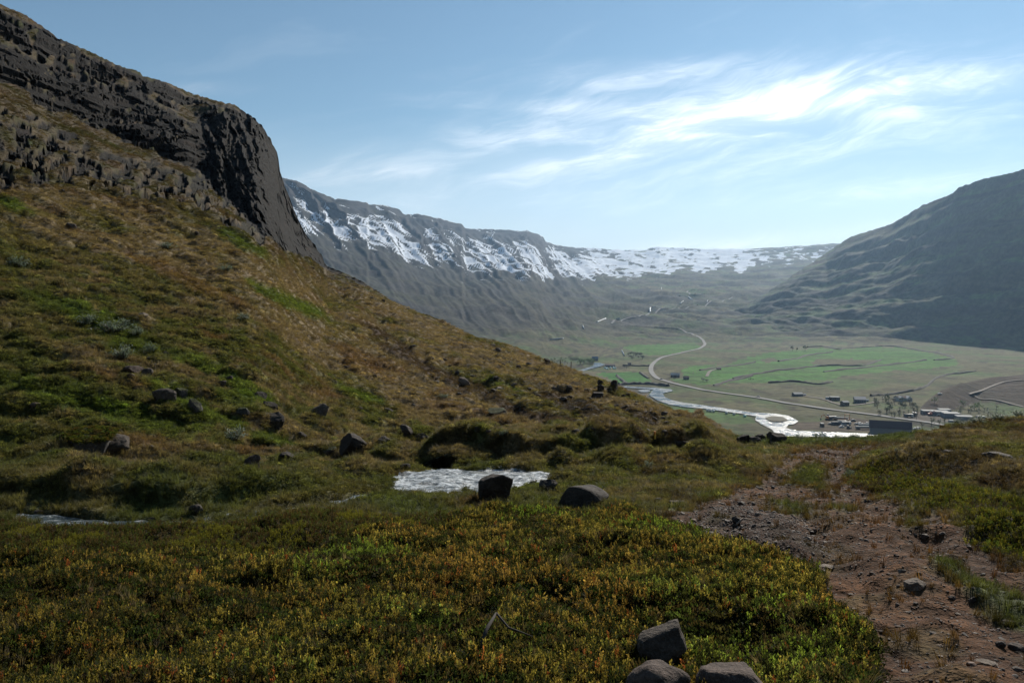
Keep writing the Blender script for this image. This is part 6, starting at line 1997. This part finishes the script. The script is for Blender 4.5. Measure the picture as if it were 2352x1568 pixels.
for i in range(46):                                             # bare wood between the shed and the white farmhouse
    x = rnd.uniform(770, 1250); y = rnd.uniform(165, 330) + (x - 770) * .06
    u, v = z6(x, y)
    kd = rnd.choice(("bare", "bare", "pale", "dark"))
    look = {"bare": "slender half-bare", "pale": "pale green", "dark": "dark green"}[kd]
    side = "left end" if x < 930 else "middle" if x < 1090 else "right end"
    row = "back row" if y < 225 else "middle row" if y < 285 else "front row"
    tree(kd, u, v, rnd.uniform(10, 17), f"{look} tree in the {row} at the {side} of the thin wood", "trees of the thin wood", 1.1)
for x, y, h_, kd, lab in ((1380, 420, 20, "pale", "tall pale tree at the road right of the big shed"), (1280, 470, 17, "bare", "half-bare tree at the big shed's right corner"), (1460, 420, 15, "bare", "dark half-bare tree right of the tall pale one by the road"), (1520, 410, 14, "pale", "pale tree at the road's end before the thicket"),
                          (1710, 232, 17, "leafy", "bright green tree on the brown bank behind the pale halls"), (1830, 262, 17, "leafy", "left of two bright green trees at the moor's foot"), (1880, 256, 18, "leafy", "right of two bright green trees at the moor's foot"), (1410, 190, 16, "leafy", "green tree right of the white farmhouse"), (900, 170, 17, "dark", "dark green tree left of the white farmhouse")):
    u, v = z6(x, y)
    tree(kd, u, v, h_, lab, "single trees near the farm", 1.1)
for i in range(22):                                             # scrub along the moor's foot
    x, y = rnd.uniform(1640, 2150), rnd.uniform(240, 330)
    u, v = z6(x, y); kd = rnd.choice(("bare", "pale", "pale"))
    tree(kd, u, v, rnd.uniform(7, 11), f"low {'half-bare' if kd == 'bare' else 'grey-green'} scrub tree at the {'left' if x < 1810 else 'middle' if x < 1980 else 'right'} {'upper' if y < 285 else 'lower'} foot of the brown moor", "scrub at the moor's foot", 1.5)
for i in range(15):                                             # bright wood at the upper river
    u, v = zoom3(rnd.uniform(300, 450), rnd.uniform(1175, 1203))
    tree("leafy", u, v, rnd.uniform(9, 13), "bright green tree in the grove at the upper river reach", "grove at the upper river", 1.2)
for i in range(9):
    u, v = zoom3(215 + i * 10, 1150 + rnd.uniform(-4, 6))
    tree("spruce", u, v, rnd.uniform(8, 12), "dark narrow spruce in the row above the bright grove", "spruces above the grove", 1.0, "spruce_tree")
for i in range(14):
    u, v = zoom3(rnd.uniform(815, 1000), rnd.uniform(1105, 1155) - 10)
    tree("dark", u, v, rnd.uniform(7, 10), "dark green tree in the small wood below the upper green field", "small dark wood", 1.5)
for i in range(18):
    u, v = zoom3(rnd.uniform(10, 200), rnd.uniform(1130, 1200))
    tree(rnd.choice(("leafy", "pale")), u, v, rnd.uniform(5, 8), "low green tree in the scrub left of the bright grove", "scrub left of the grove", 1.5)
for x, y, h_, lab in ((670, 735, 13, "thin tree, leftmost of three at the mountain's foot"), (702, 735, 9, "thin tree, middle of three at the mountain's foot"), (762, 733, 14, "thin tree, rightmost of three at the mountain's foot"), (355, 945, 5, "left tree of a tiny trio in the big green field"), (368, 946, 6, "middle tree of a tiny trio in the big green field"), (384, 944, 5, "right tree of a tiny trio in the big green field")):
    u, v = zoom4(x, y)
    tree("dark", u, v, h_, lab, "single trees in the fields", .8)
for x, y, h_, lab in ((1600, 1375, 9, "dark round bush right of the hut at the road bend"), (1640, 1378, 9, "larger dark bush right of the hut at the road bend"), (800, 1240, 8, "grey bush left of the road curve"), (1300, 1352, 5, "low green bush in front of the road-bend cabin")):
    u, v = zoom3(x, y)
    tree("dark", u, v, h_, lab, "bushes near the road bend", 1.6)
